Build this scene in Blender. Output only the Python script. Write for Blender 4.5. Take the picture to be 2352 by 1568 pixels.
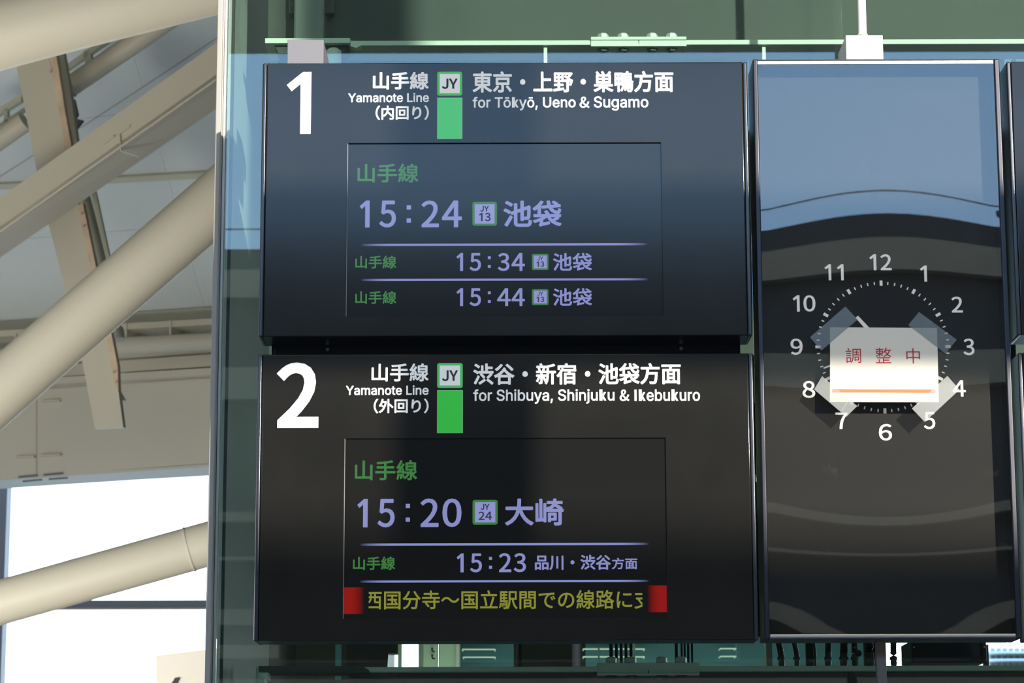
import bpy, bmesh, math, os
from mathutils import Vector, Matrix

for _o in list(bpy.data.objects):
    bpy.data.objects.remove(_o)
SC = bpy.context.scene
COL = SC.collection

# ------------------------------------------------------------------ camera
F_PX = 6000.0
TILT = math.radians(11.0)
ROLL = 0.0027
CAM = Vector((0, 0, 1.6))
FWD = Vector((0, math.cos(TILT), math.sin(TILT)))
_r = Vector((1, 0, 0))
_u = Vector((0, -math.sin(TILT), math.cos(TILT)))
RGT = (_r * math.cos(ROLL) - _u * math.sin(ROLL)).normalized()
UP = (_u * math.cos(ROLL) + _r * math.sin(ROLL)).normalized()
cd = bpy.data.cameras.new('camera')
cam = bpy.data.objects.new('camera', cd)
COL.objects.link(cam)
M3 = Matrix((RGT, UP, -FWD)).transposed()
cam.matrix_world = Matrix.Translation(CAM) @ M3.to_4x4()
cd.sensor_width = 36.0
cd.lens = 36.0 * F_PX / 2352.0
cd.clip_start = 0.05
cd.clip_end = 2000
cd.dof.use_dof = True
cd.dof.focus_distance = 9.75
cd.dof.aperture_fstop = 9.0
SC.camera = cam

# ------------------------------------------------------------------ world
w = bpy.data.worlds.new('sky')
SC.world = w
w.use_nodes = True
nt = w.node_tree
nt.nodes.clear()
out = nt.nodes.new('ShaderNodeOutputWorld')
bg = nt.nodes.new('ShaderNodeBackground')
tc = nt.nodes.new('ShaderNodeTexCoord')
sx = nt.nodes.new('ShaderNodeSeparateXYZ')
cr = nt.nodes.new('ShaderNodeValToRGB')
nt.links.new(tc.outputs['Generated'], sx.inputs[0])
nt.links.new(sx.outputs['Z'], cr.inputs[0])
nt.links.new(cr.outputs[0], bg.inputs[0])
nt.links.new(bg.outputs[0], out.inputs[0])
e = cr.color_ramp.elements
e[0].position = 0.0
e[0].color = (1.0, 0.98, 0.94, 1)
e[1].position = 1.0
e[1].color = (0.12, 0.24, 0.55, 1)
for p, c in ((0.10, (0.86, 0.93, 1.0, 1)), (0.22, (0.36, 0.62, 0.96, 1)), (0.32, (0.30, 0.56, 0.93, 1))):
    q = e.new(p)
    q.color = c
SKY_STRENGTH = 5.2
bg.inputs[1].default_value = SKY_STRENGTH

# ------------------------------------------------------------------ sun
AZ, EL = math.radians(25.0), math.radians(14.1)
SUN = Vector((math.sin(AZ) * math.cos(EL), -math.cos(AZ) * math.cos(EL), math.sin(EL)))
sl = bpy.data.lights.new('sun', 'SUN')
sl.energy = 7.0
sl.angle = math.radians(0.53)
sl.color = (1.0, 0.93, 0.80)
sun = bpy.data.objects.new('sun', sl)
COL.objects.link(sun)
sun.location = SUN * 60
sun.rotation_euler = SUN.to_track_quat('Z', 'Y').to_euler()

SC.view_settings.view_transform = 'Standard'
SC.view_settings.look = 'None'
SC.view_settings.gamma = 1.0
SC.view_settings.use_curve_mapping = False
SC.view_settings.exposure = 0.0

# added fill lights, without any fittings
def fill_light(loc, sx_, sy_, watt, col=(1.0, 0.95, 0.86), rot=(0, 0, 0)):
    l = bpy.data.lights.new('fill_light', 'AREA')
    l.shape = 'RECTANGLE'
    l.size = sx_
    l.size_y = sy_
    l.energy = watt
    l.color = col
    o = bpy.data.objects.new('fill_light', l)
    o.location = loc
    o.rotation_euler = rot
    COL.objects.link(o)
    return o

# ------------------------------------------------------------------ helpers
def ray(px, py):
    return FWD + RGT * ((px - 1176.0) / F_PX) - UP * ((py - 784.0) / F_PX)

def P(px, py, Y0, b=0.0):
    d = ray(px, py)
    t = (Y0 + b * CAM.x - CAM.y) / (d.y - b * d.x)
    return CAM + d * t

def SP(z, px, Y0):
    """pixel row helper not used for placement, only metric scale"""
    return Y0 / F_PX

def mat(name, base=(0.5, 0.5, 0.5), rough=0.5, metal=0.0, spec=0.5, emit=None, estr=0.0,
        var=0.0, vscale=8.0, bump=0.0, bscale=60.0, coat=0.0, coat_rough=0.05, rvar=0.0):
    m = bpy.data.materials.new(name)
    m.use_nodes = True
    n = m.node_tree
    b = n.nodes['Principled BSDF']
    b.inputs['Base Color'].default_value = (*base, 1)
    b.inputs['Roughness'].default_value = rough
    b.inputs['Metallic'].default_value = metal
    b.inputs['Specular IOR Level'].default_value = spec
    b.inputs['Coat Weight'].default_value = coat
    b.inputs['Coat Roughness'].default_value = coat_rough
    if emit:
        b.inputs['Emission Color'].default_value = (*emit, 1)
        b.inputs['Emission Strength'].default_value = estr
    t = n.nodes.new('ShaderNodeTexCoord')
    if var > 0:
        no = n.nodes.new('ShaderNodeTexNoise')
        no.inputs['Scale'].default_value = vscale
        no.inputs['Detail'].default_value = 5
        n.links.new(t.outputs['Object'], no.inputs['Vector'])
        mx = n.nodes.new('ShaderNodeMix')
        mx.data_type = 'RGBA'
        mx.inputs[6].default_value = (*[max(0, c * (1 - var)) for c in base], 1)
        mx.inputs[7].default_value = (*[min(1, c * (1 + var)) for c in base], 1)
        n.links.new(no.outputs['Fac'], mx.inputs[0])
        n.links.new(mx.outputs[2], b.inputs['Base Color'])
        if rvar > 0:
            mr = n.nodes.new('ShaderNodeMapRange')
            mr.inputs['To Min'].default_value = rough - rvar
            mr.inputs['To Max'].default_value = rough + rvar
            n.links.new(no.outputs['Fac'], mr.inputs['Value'])
            n.links.new(mr.outputs[0], b.inputs['Roughness'])
    if bump > 0:
        n2 = n.nodes.new('ShaderNodeTexNoise')
        n2.inputs['Scale'].default_value = bscale
        n2.inputs['Detail'].default_value = 3
        n.links.new(t.outputs['Object'], n2.inputs['Vector'])
        bp = n.nodes.new('ShaderNodeBump')
        bp.inputs['Strength'].default_value = bump
        bp.inputs['Distance'].default_value = 0.002
        n.links.new(n2.outputs['Fac'], bp.inputs['Height'])
        n.links.new(bp.outputs[0], b.inputs['Normal'])
    return m

def glass(name, tint, refl=0.045, haze=0.0, dust=0.0, dust_scale=60.0, grough=0.0):
    """clear sheet: tinted straight-through transmission plus Fresnel mirror, with optional dust specks"""
    m = bpy.data.materials.new(name)
    m.use_nodes = True
    n = m.node_tree
    n.nodes.clear()
    o = n.nodes.new('ShaderNodeOutputMaterial')
    tr = n.nodes.new('ShaderNodeBsdfTransparent')
    tr.inputs[0].default_value = (*tint, 1)
    gl = n.nodes.new('ShaderNodeBsdfGlossy')
    gl.inputs['Roughness'].default_value = grough
    gl.inputs['Color'].default_value = (1, 1, 1, 1)
    lw = n.nodes.new('ShaderNodeLayerWeight')
    lw.inputs[0].default_value = 0.5
    pw = n.nodes.new('ShaderNodeMath'); pw.operation = 'POWER'; pw.inputs[1].default_value = 5
    ma = n.nodes.new('ShaderNodeMath'); ma.operation = 'MULTIPLY_ADD'
    ma.inputs[1].default_value = 1 - refl
    ma.inputs[2].default_value = refl
    n.links.new(lw.outputs['Facing'], pw.inputs[0])
    n.links.new(pw.outputs[0], ma.inputs[0])
    mx = n.nodes.new('ShaderNodeMixShader')
    n.links.new(ma.outputs[0], mx.inputs[0])
    n.links.new(tr.outputs[0], mx.inputs[1])
    n.links.new(gl.outputs[0], mx.inputs[2])
    last = mx
    if dust > 0 or haze > 0:
        df = n.nodes.new('ShaderNodeBsdfDiffuse')
        df.inputs[0].default_value = (0.75, 0.78, 0.75, 1)
        t = n.nodes.new('ShaderNodeTexCoord')
        no = n.nodes.new('ShaderNodeTexNoise')
        no.inputs['Scale'].default_value = dust_scale
        no.inputs['Detail'].default_value = 8
        no.inputs['Roughness'].default_value = 0.75
        n.links.new(t.outputs['Object'], no.inputs['Vector'])
        mr = n.nodes.new('ShaderNodeMapRange')
        mr.inputs['From Min'].default_value = 0.60
        mr.inputs['From Max'].default_value = 0.82
        mr.inputs['To Min'].default_value = haze
        mr.inputs['To Max'].default_value = haze + dust
        n.links.new(no.outputs['Fac'], mr.inputs['Value'])
        m2 = n.nodes.new('ShaderNodeMixShader')
        n.links.new(mr.outputs[0], m2.inputs[0])
        n.links.new(mx.outputs[0], m2.inputs[1])
        n.links.new(df.outputs[0], m2.inputs[2])
        last = m2
    n.links.new(last.outputs[0], o.inputs[0])
    return m

def link(name, me, m=None, parent=None):
    o = bpy.data.objects.new(name, me)
    if m:
        me.materials.append(m)
    COL.objects.link(o)
    if parent:
        o.parent = parent
        o.matrix_parent_inverse = Matrix.Translation(-parent_world(parent))
    return o

def parent_world(p):
    v = Vector(p.location)
    return v

def obj(name, bm, m, parent=None, smooth=False, hard=False):
    bmesh.ops.recalc_face_normals(bm, faces=bm.faces[:])
    if parent is None:
        # origin at base centre
        xs = [v.co.x for v in bm.verts]; ys = [v.co.y for v in bm.verts]; zs = [v.co.z for v in bm.verts]
        c = Vector(((min(xs) + max(xs)) / 2, (min(ys) + max(ys)) / 2, min(zs)))
    else:
        c = None
    me = bpy.data.meshes.new(name)
    if c is not None:
        bmesh.ops.translate(bm, verts=bm.verts[:], vec=-c)
    bm.to_mesh(me)
    bm.free()
    if smooth:
        me.shade_smooth()
        try:
            me.set_sharp_from_angle(angle=math.radians(35))
        except Exception:
            pass
        if hard:   # keep the large flat faces flat, only the rounded edges smooth
            for p_ in me.polygons:
                if max(abs(c_) for c_ in p_.normal) > 0.9995:
                    p_.use_smooth = False
    o = link(name, me, m, None)
    if c is not None:
        o.location = c
    else:
        o.parent = parent
        r = parent
        off = Vector((0, 0, 0))
        while r:
            off += Vector(r.location)
            r = r.parent
        for v in me.vertices:
            v.co -= off
    return o

def thing(name, label, cat, loc=(0, 0, 0), group=None):
    o = bpy.data.objects.new(name, None)
    COL.objects.link(o)
    o.location = loc
    o.empty_display_size = 0.05
    o['label'] = label
    o['category'] = cat
    if group:
        o['group'] = group
    return o

def tag(o, label, cat, group=None):
    o['label'] = label
    o['category'] = cat
    if group:
        o['group'] = group
    return o

def struct(o):
    o['kind'] = 'structure'
    return o

def box(bm, x0, x1, y0, y1, z0, z1, bev=0.0, seg=2):
    r = bmesh.ops.create_cube(bm, size=1.0)
    vs = r['verts']
    for v in vs:
        v.co = Vector(((x0 + x1) / 2 + v.co.x * (x1 - x0), (y0 + y1) / 2 + v.co.y * (y1 - y0), (z0 + z1) / 2 + v.co.z * (z1 - z0)))
    if bev > 0:
        es = set()
        for v in vs:
            es.update(v.link_edges)
        bmesh.ops.bevel(bm, geom=list(es), offset=bev, segments=seg, affect='EDGES', profile=0.5)
    return vs

def B(*a, **k):
    bm = bmesh.new()
    box(bm, *a, **k)
    return bm

def cyl(bm, p0, p1, r0, r1=None, seg=32, caps=True):
    r1 = r0 if r1 is None else r1
    p0, p1 = Vector(p0), Vector(p1)
    ax = (p1 - p0)
    q = ax.to_track_quat('Z', 'Y')
    a, b = [], []
    for i in range(seg):
        t = 2 * math.pi * i / seg
        d = q @ Vector((math.cos(t), math.sin(t), 0))
        a.append(bm.verts.new(p0 + d * r0))
        b.append(bm.verts.new(p1 + d * r1))
    for i in range(seg):
        j = (i + 1) % seg
        bm.faces.new((a[i], a[j], b[j], b[i]))
    if caps:
        bm.faces.new(a)
        bm.faces.new(b)

def tube(bm, pts, rad, seg=16):
    """tube through points; rad scalar or list"""
    pts = [Vector(p) for p in pts]
    rings = []
    for i, p in enumerate(pts):
        t = (pts[min(i + 1, len(pts) - 1)] - pts[max(i - 1, 0)]).normalized()
        q = t.to_track_quat('Z', 'Y')
        r = rad[i] if isinstance(rad, (list, tuple)) else rad
        rings.append([bm.verts.new(p + q @ Vector((math.cos(2 * math.pi * k / seg), math.sin(2 * math.pi * k / seg), 0)) * r) for k in range(seg)])
    for a, b in zip(rings, rings[1:]):
        for k in range(seg):
            j = (k + 1) % seg
            bm.faces.new((a[k], a[j], b[j], b[k]))
    bm.faces.new(rings[0]); bm.faces.new(rings[-1])

def prism(bm, pts, off):
    """closed polygon of world points extruded by vector off"""
    a = [bm.verts.new(p) for p in pts]
    b = [bm.verts.new(p + off) for p in pts]
    bm.faces.new(a)
    bm.faces.new(b[::-1])
    n = len(a)
    for i in range(n):
        j = (i + 1) % n
        bm.faces.new((a[i], b[i], b[j], a[j]))

def slab(bm, pix, Y0, th, b=0.0):
    n = Vector((-b, 1, 0)).normalized() * th
    prism(bm, [P(x, y, Y0, b) for x, y in pix], n)

def SL(pix, Y0, th, b=0.0):
    bm = bmesh.new()
    slab(bm, pix, Y0, th, b)
    return bm

def rect_px(x0, y0, x1, y1, Y0):
    """axis-aligned world rectangle for a pixel box on plane Y0 -> X0,X1,Z0,Z1"""
    xm, ym = (x0 + x1) / 2, (y0 + y1) / 2
    return P(x0, ym, Y0).x, P(x1, ym, Y0).x, P(xm, y1, Y0).z, P(xm, y0, Y0).z

def BP(x0, y0, x1, y1, Y0, th, bev=0.0):
    X0, X1, Z0, Z1 = rect_px(x0, y0, x1, y1, Y0)
    return B(X0, X1, Y0, Y0 + th, Z0, Z1, bev=bev)

# fonts that ship inside Blender itself
FONT = {}
try:
    _d = bpy.utils.system_resource('DATAFILES', path='fonts')
    FONT['cjk'] = bpy.data.fonts.load(os.path.join(_d, 'Noto Sans CJK Regular.woff2'))
    FONT['inter'] = bpy.data.fonts.load(os.path.join(_d, 'Inter.woff2'))
except Exception:
    FONT = {}

def text_bm(body, font='cjk', off=0.0):
    c = bpy.data.curves.new('letters', 'FONT')
    c.body = body
    c.size = 1.0
    if FONT.get(font):
        c.font = FONT[font]
        off *= 0.38
    c.resolution_u = 4
    c.offset = off
    o = bpy.data.objects.new('letters', c)
    COL.objects.link(o)
    me = bpy.data.meshes.new_from_object(o)
    bpy.data.objects.remove(o)
    bpy.data.curves.remove(c)
    bm = bmesh.new()
    bm.from_mesh(me)
    bpy.data.meshes.remove(me)
    return bm

def _maxx(bm):
    return max(v.co.x for v in bm.verts)

def latin_bm(body):
    """grotesque lettering; k and I are drawn here, the other letters come from the font"""
    if not FONT.get('inter'):
        return text_bm(body, None)
    sub = body.replace('k', 'h').replace('I', 'l')
    def prefix(e):
        b_ = text_bm(sub[:e], 'inter'); x = _maxx(b_); b_.free(); return x
    hb = text_bm('h', 'inter'); wh = _maxx(hb) - min(v.co.x for v in hb.verts); H = max(v.co.y for v in hb.verts); hb.free()
    lb_ = text_bm('l', 'inter'); sw = _maxx(lb_) - min(v.co.x for v in lb_.verts); lb_.free()
    xb = text_bm('x', 'inter'); xh = max(v.co.y for v in xb.verts); xb.free()
    out_, i = [], 0
    while i < len(body):
        if body[i] in 'kI':
            x1 = prefix(i + 1)
            b_ = bmesh.new()
            def quad(pts):
                b_.faces.new([b_.verts.new((px_, py_, 0)) for px_, py_ in pts])
            if body[i] == 'I':
                quad([(x1 - sw * 1.25, 0), (x1 - sw * 0.55, 0), (x1 - sw * 0.55, H * 0.98), (x1 - sw * 1.25, H * 0.98)])
            else:
                x0 = x1 - wh
                quad([(x0, 0), (x0 + sw, 0), (x0 + sw, H), (x0, H)])
                quad([(x0 + sw * 0.9, H * 0.20), (x0 + wh * 0.97, xh), (x0 + wh * 0.72, xh), (x0 + sw * 0.9, H * 0.36)][::-1])
                quad([(x0 + wh * 0.34, H * 0.37), (x0 + wh * 0.76, 0), (x0 + wh * 1.02, 0), (x0 + wh * 0.53, H * 0.47)])
            out_.append(b_)
            i += 1
            continue
        j = i
        while j < len(body) and body[j] not in 'kI':
            j += 1
        piece = body[i:j]
        if piece.strip():
            b_ = text_bm(piece.strip(), 'inter')
            dx = prefix(i + len(piece.rstrip())) - _maxx(b_)
            bmesh.ops.translate(b_, verts=b_.verts[:], vec=(dx, 0, 0))
            out_.append(b_)
        i = j
    return merge(out_)

def one_bm(sw=0.43):
    """the figure 1 without serifs"""
    bm = bmesh.new()
    pts = [(1, 0), (1, 1), (0.66, 1), (0, 0.79), (0.2, 0.69), (1 - sw, 0.81), (1 - sw, 0)]
    vs = [bm.verts.new((x, y, 0)) for x, y in pts]
    bm.faces.new(vs)
    bmesh.ops.triangulate(bm, faces=bm.faces[:])
    return bm

def fit(bm, rect, Y, th, d_px=0.0, ndir=10):
    """scale flat letters to a rectangle on plane Y, thickening strokes by d_px with shifted copies"""
    xs = [v.co.x for v in bm.verts]; ys = [v.co.y for v in bm.verts]
    ax, bx, ay, by = min(xs), max(xs), min(ys), max(ys)
    x0, y0, x1, y1 = rect
    X0, X1, Z0, Z1 = rect_px(x0 + d_px, y0 + d_px, x1 - d_px, y1 - d_px, Y)
    for v in bm.verts:
        v.co = Vector((X0 + (v.co.x - ax) / (bx - ax) * (X1 - X0), Y - th, Z0 + (v.co.y - ay) / (by - ay) * (Z1 - Z0)))
    if d_px > 0:
        r = d_px * Y / F_PX
        src = bm.verts[:] + bm.edges[:] + bm.faces[:]
        for k in range(ndir):
            t = 2 * math.pi * (k + 0.5) / ndir
            g = bmesh.ops.duplicate(bm, geom=src)['geom']
            bmesh.ops.translate(bm, verts=[q for q in g if isinstance(q, bmesh.types.BMVert)], vec=(math.cos(t) * r, (k + 1) * 3e-5, math.sin(t) * r))
    return bm

def finish_text(name, bm, m, parent):
    for f in bm.faces:
        f.normal_update()
        if f.normal.y > 0:
            f.normal_flip()
    me = bpy.data.meshes.new(name)
    off = Vector((0, 0, 0))
    r = parent
    while r:
        off += Vector(r.location)
        r = r.parent
    bmesh.ops.translate(bm, verts=bm.verts[:], vec=-off)
    bm.to_mesh(me)
    bm.free()
    me.materials.append(m)
    o = bpy.data.objects.new(name, me)
    COL.objects.link(o)
    o.parent = parent
    return o

def merge(bms):
    out_ = bmesh.new()
    for b_ in bms:
        me = bpy.data.meshes.new('tmp'); b_.to_mesh(me); b_.free()
        out_.from_mesh(me); bpy.data.meshes.remove(me)
    return out_

def text(name, body, rect, Y, m, parent, font='cjk', d=0.0, clip=None, th=0.0008, off=0.0):
    bm = fit(text_bm(body, font, off), rect, Y, th, d)
    if clip:
        for cx, nn in ((clip[0], (-1, 0, 0)), (clip[1], (1, 0, 0))):
            bmesh.ops.bisect_plane(bm, geom=bm.verts[:] + bm.edges[:] + bm.faces[:], plane_co=(cx, 0, 0), plane_no=nn, clear_outer=True)
    return finish_text(name, bm, m, parent)

def digits(name, chars, y0, y1, Y, m, parent, d=0.0, sw=0.43, th=0.0008):
    """chars: list of (character, x0, x1)"""
    bms = []
    for ch, x0, x1 in chars:
        if ch == '1':
            bms.append(fit(one_bm(sw), (x0, y0, x1, y1), Y, th, 0.3, 14))
        else:
            bms.append(fit(text_bm(ch), (x0, y0, x1, y1), Y, th, d, 14))
    return finish_text(name, merge(bms), m, parent)

def words(name, items, Y, m, parent, d=0.0):
    """items: (text, font, rect); joined into one line of lettering"""
    return finish_text(name, merge([fit(latin_bm(t_) if f_ == 'inter' else text_bm(t_, f_), r_, Y, 0.0008, d) for t_, f_, r_ in items]), m, parent)

def rounded(bm, X0, X1, Z0, Z1, Y, th, r, seg=5):
    pts = []
    for cx, cz, a0 in ((X1 - r, Z1 - r, 0), (X0 + r, Z1 - r, 90), (X0 + r, Z0 + r, 180), (X1 - r, Z0 + r, 270)):
        for i in range(seg + 1):
            a = math.radians(a0 + 90 * i / seg)
            pts.append(Vector((cx + r * math.cos(a), Y, cz + r * math.sin(a))))
    prism(bm, pts, Vector((0, th, 0)))

# ------------------------------------------------------------------ materials
M = {}
M['sign'] = mat('sign_black', (0.010, 0.0100, 0.0102), 0.25, spec=0.5, var=0.25, vscale=5, rvar=0.03)
M['face'] = mat('sign_face_film', (0.0135, 0.0130, 0.0120), 0.12, spec=0.34, var=0.3, vscale=4, rvar=0.01)
M['screen'] = mat('screen_glass', (0.010, 0.0098, 0.0095), 0.11, spec=0.38)
M['trim'] = mat('sign_trim_metal', (0.075, 0.075, 0.085), 0.24, metal=0.8, spec=0.5)
M['clocktrim'] = mat('clock_trim_metal', (0.045, 0.045, 0.055), 0.30, metal=0.8)
M['trimlight'] = mat('highlight_metal', (0.30, 0.29, 0.28), 0.4, metal=0.3)
M['rail'] = mat('bright_aluminium', (0.55, 0.53, 0.50), 0.35, metal=0.6)
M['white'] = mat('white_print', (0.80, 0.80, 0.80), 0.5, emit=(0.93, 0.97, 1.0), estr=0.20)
M['green'] = mat('line_green', (0.03, 0.36, 0.04), 0.13, spec=0.5, emit=(0.045, 0.62, 0.07), estr=0.42)
M['greenframe'] = mat('badge_green', (0.08, 0.50, 0.12), 0.4, emit=(0.07, 0.55, 0.13), estr=0.28)
M['greenedge'] = mat('pale_green_edge', (0.35, 0.65, 0.38), 0.5, emit=(0.3, 0.6, 0.35), estr=0.3)
M['ink'] = mat('badge_ink', (0.03, 0.035, 0.045), 0.6)
M['lav'] = mat('screen_lavender', (0.02, 0.02, 0.03), 0.12, spec=0.38, emit=(0.26, 0.28, 0.60), estr=0.88)
M['lavbright'] = mat('screen_badge_fill', (0.02, 0.02, 0.03), 0.12, spec=0.38, emit=(0.30, 0.32, 0.66), estr=0.85)
M['scrgreen'] = mat('screen_green', (0.01, 0.02, 0.01), 0.12, spec=0.38, emit=(0.045, 0.19, 0.045), estr=0.95)
M['scryellow'] = mat('screen_yellow', (0.02, 0.02, 0.01), 0.12, spec=0.38, emit=(0.25, 0.26, 0.03), estr=0.9)
M['scrink'] = mat('screen_ink', (0.01, 0.01, 0.02), 0.3, emit=(0.02, 0.02, 0.04), estr=1)
M['dial'] = mat('clock_dial_black', (0.0095, 0.0082, 0.0062), 0.5, spec=0.15)
M['clockwhite'] = mat('clock_white', (0.80, 0.79, 0.76), 0.5, emit=(1.0, 0.98, 0.94), estr=0.22)  # added glow brightens numerals, marks and hands that have no lamp
M['paper'] = mat('notice_paper', (0.86, 0.80, 0.70), 0.6, var=0.02, vscale=20)
M['paperpatch'] = mat('correction_paper', (0.88, 0.87, 0.83), 0.6)
M['red'] = mat('red_ink', (0.50, 0.02, 0.035), 0.6)
M['orange'] = mat('orange_ink', (0.85, 0.14, 0.035), 0.6)
M['pole'] = mat('cream_painted_steel', (0.80, 0.80, 0.74), 0.4, var=0.03)
M['greybox'] = mat('grey_painted_steel', (0.17, 0.17, 0.20), 0.5, var=0.03)
M['inner'] = mat('inner_wall_paint', (0.31, 0.35, 0.33), 0.5, var=0.04)
M['hanger'] = mat('shaded_hanger_paint', (0.13, 0.16, 0.14), 0.5, var=0.04)  # shade on the hanger is put into this dimmed base colour
M['brownpole'] = mat('taupe_painted_steel', (0.20, 0.16, 0.13), 0.5)
M['mullion'] = mat('satin_aluminium', (0.38, 0.36, 0.34), 0.4, metal=0.05, var=0.03)
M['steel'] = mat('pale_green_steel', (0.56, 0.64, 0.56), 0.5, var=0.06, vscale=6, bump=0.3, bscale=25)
M['steelweb'] = mat('shaded_steel_web', (0.030, 0.042, 0.036), 0.6, var=0.3, vscale=3)  # dark base colour stands in for shade on the web
M['beige'] = mat('beige_painted_steel', (0.645, 0.60, 0.49), 0.5, var=0.04, vscale=1.5)
M['beige2'] = mat('beige_wall_panel', (0.68, 0.64, 0.54), 0.6, var=0.03, vscale=1.0)
M['rust'] = mat('rust_stained_flange', (0.72, 0.55, 0.40), 0.7, var=0.35, vscale=5)
M['ceil'] = mat('blue_grey_ceiling', (0.76, 0.83, 0.87), 0.7, var=0.02)
M['ceil_strip'] = mat('ceiling_batten', (0.62, 0.62, 0.50), 0.6)
M['dark'] = mat('dark_metal', (0.010, 0.012, 0.014), 0.5)
M['darkgreen'] = mat('dark_olive_cladding', (0.026, 0.034, 0.027), 0.6, var=0.2, vscale=2)
M['teal'] = mat('teal_cladding', (0.08, 0.23, 0.27), 0.5, var=0.15, vscale=3)
M['mint'] = mat('mint_column', (0.56, 0.78, 0.60), 0.5, var=0.03)
M['cable'] = mat('black_cable', (0.02, 0.022, 0.024), 0.35)
M['blueframe'] = mat('blue_grey_window_frame', (0.13, 0.16, 0.22), 0.5)
M['fac_dark'] = mat('facade_dark', (0.075, 0.064, 0.050), 0.7, var=0.15, vscale=0.4)
M['fac_beige'] = mat('facade_beige', (0.52, 0.39, 0.24), 0.7, var=0.1, vscale=0.4)
M['roof'] = mat('canopy_soffit', (0.16, 0.18, 0.14), 0.7, var=0.1, vscale=0.5)
M['floor'] = mat('terrazzo_floor', (0.42, 0.39, 0.34), 0.4, var=0.15, vscale=3)
M['farwhite'] = mat('white_render', (0.75, 0.78, 0.80), 0.7)
M['farwin'] = mat('far_window', (0.12, 0.16, 0.18), 0.3)
M['glass'] = glass('green_float_glass', (0.87, 0.948, 0.91), 0.047, haze=0.003, dust=0.08, dust_scale=45)
M['cover'] = glass('acrylic_cover', (0.95, 0.95, 0.94), 0.078, haze=0.0015, dust=0.03, dust_scale=9)
M['tape'] = glass('clear_tape', (0.76, 0.78, 0.78), 0.05, haze=0.09, dust=0.05, dust_scale=15, grough=0.3)
M['winglass'] = glass('clear_window_glass', (0.93, 0.97, 0.97), 0.04)

# ------------------------------------------------------------------ world shell
YF = 9.6       # front plane of the signs
YG = 10.2      # front plane of the glass wall

fl = struct(obj('floor', B(-45, 45, -45, 60, -0.3, 0.0), M['floor']))
struct(obj('floor', B(-1.1, 7.0, YG + 0.05, 14.0, 0.0, 0.02), M['darkgreen']))  # dark patch added to cut light bouncing inside the glass box

# opposite building, seen only in reflections: banded facade, Y = -20
VD = 2 * YG + 20.0
def zel(deg, dist=VD):
    return 1.6 + dist * math.tan(math.radians(deg))
def row_el(y):
    return 11.0 + math.degrees(math.atan((784 - y) / F_PX))
fac = thing('station_building', 'long dark building with beige bands reflected in the glass', 'building', (0, -21, 0))
rows = [(570, 'd'), (625, 'b'), (688, 'd'), (848, 'b'), (920, 'd'), (1178, 'b'), (1200, 'd'), (1280, 'b'), (1288, 'd'), (1400, 'b'), (1436, 'd'), (1482, 'b'), (1512, 'd'), (1560, 'b'), (1600, 'd'), (1640, 'b'), (1660, 'd'), (1700, 'end')]
for (y, k), (y2, _) in zip(rows, rows[1:]):
    z1, z0 = zel(row_el(y)), zel(row_el(y2))
    if k == 'd':
        obj('dark_band', B(-31.9, 31.9, -20.95, -20.0, z0, z1), M['fac_dark'], fac)
    else:
        obj('beige_band', B(-31.9, 31.9, -20.95, -19.75, z0, z1), M['fac_beige'], fac)
zb = zel(row_el(1700))
obj('base_wall', B(-31.9, 31.9, -20.95, -20, 0, zb), M['fac_dark'], fac)
zt = zel(row_el(570))
for i, x in enumerate((-9.5, -6.2, -3.9, 1.1, 4.3, 6.9, 8.0, 11.5)):
    bm = bmesh.new()
    box(bm, x - 0.05, x + 0.05, -20.3, -20.2, zt, zt + 0.22)
    cyl(bm, (x, -20.25, zt + 0.22), (x, -20.25, zt + 0.30), 0.10, seg=10)
    obj('roof_fitting', bm, M['dark'], fac)
bm = bmesh.new()
cyl(bm, (-30, -20.4, zt + 0.42), (30, -20.4, zt + 0.42), 0.012, seg=6)
for x in range(-30, 31, 10):
    cyl(bm, (x, -20.4, zt - 0.2), (x, -20.4, zt + 0.44), 0.02, seg=6)
obj('safety_wire', bm, M['dark'], fac)

struct(obj('wall_right', B(32, 32.4, -21, 12, 0, 12.5), M['beige2']))
struct(obj('wall_side', B(-32.4, -32, -21, 12, 0, 12.5), M['beige2']))
# canopy over the concourse, behind and above the camera
ZR = zel(17.3, 2 * YG + 10.0)
struct(obj('ceiling', B(-32, 32, -10.0, 40.0, ZR, ZR + 0.4), M['roof']))

# unseen frame added as a sun blocker: shades a band of the signs
pf = thing('sun_blocker', 'dark unseen frame added behind the viewer to block the sun', 'frame', (5.25, -2, 0))
obj('post', B(5.03, 5.44, -2.15, -1.85, 0, ZR, bev=0.01), M['greybox'], pf)
obj('post', B(11.0, 11.4, -2.15, -1.85, 0, ZR, bev=0.01), M['greybox'], pf)
obj('crossbeam', B(4.28, 12.2, -2.12, -1.88, 6.60, 7.26, bev=0.01), M['greybox'], pf)

# ------------------------------------------------------------------ glass wall
XGL = P(505, 784, YG).x
gw = thing('window_1', 'tall green-tinted glass wall behind the hanging signs', 'window', (3.0, YG, 0))
del gw['category']
gw['kind'] = 'structure'
gl = obj('pane', B(XGL, 7.0, YG, YG + 0.012, 0.0, ZR), M['glass'], gw)
xm0 = P(485, 784, YG - 0.10).x
obj('mullion', B(xm0, XGL - 0.002, YG - 0.10, YG + 0.03, 0, ZR, bev=0.003), M['mullion'], gw)
obj('glazing_bead', B(XGL, XGL + 0.009, YG - 0.03, YG - 0.002, 0, ZR), M['rail'], gw)
obj('gasket', B(XGL + 0.022, XGL + 0.034, YG + 0.014, YG + 0.03, 0, ZR), M['dark'], gw)

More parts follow.
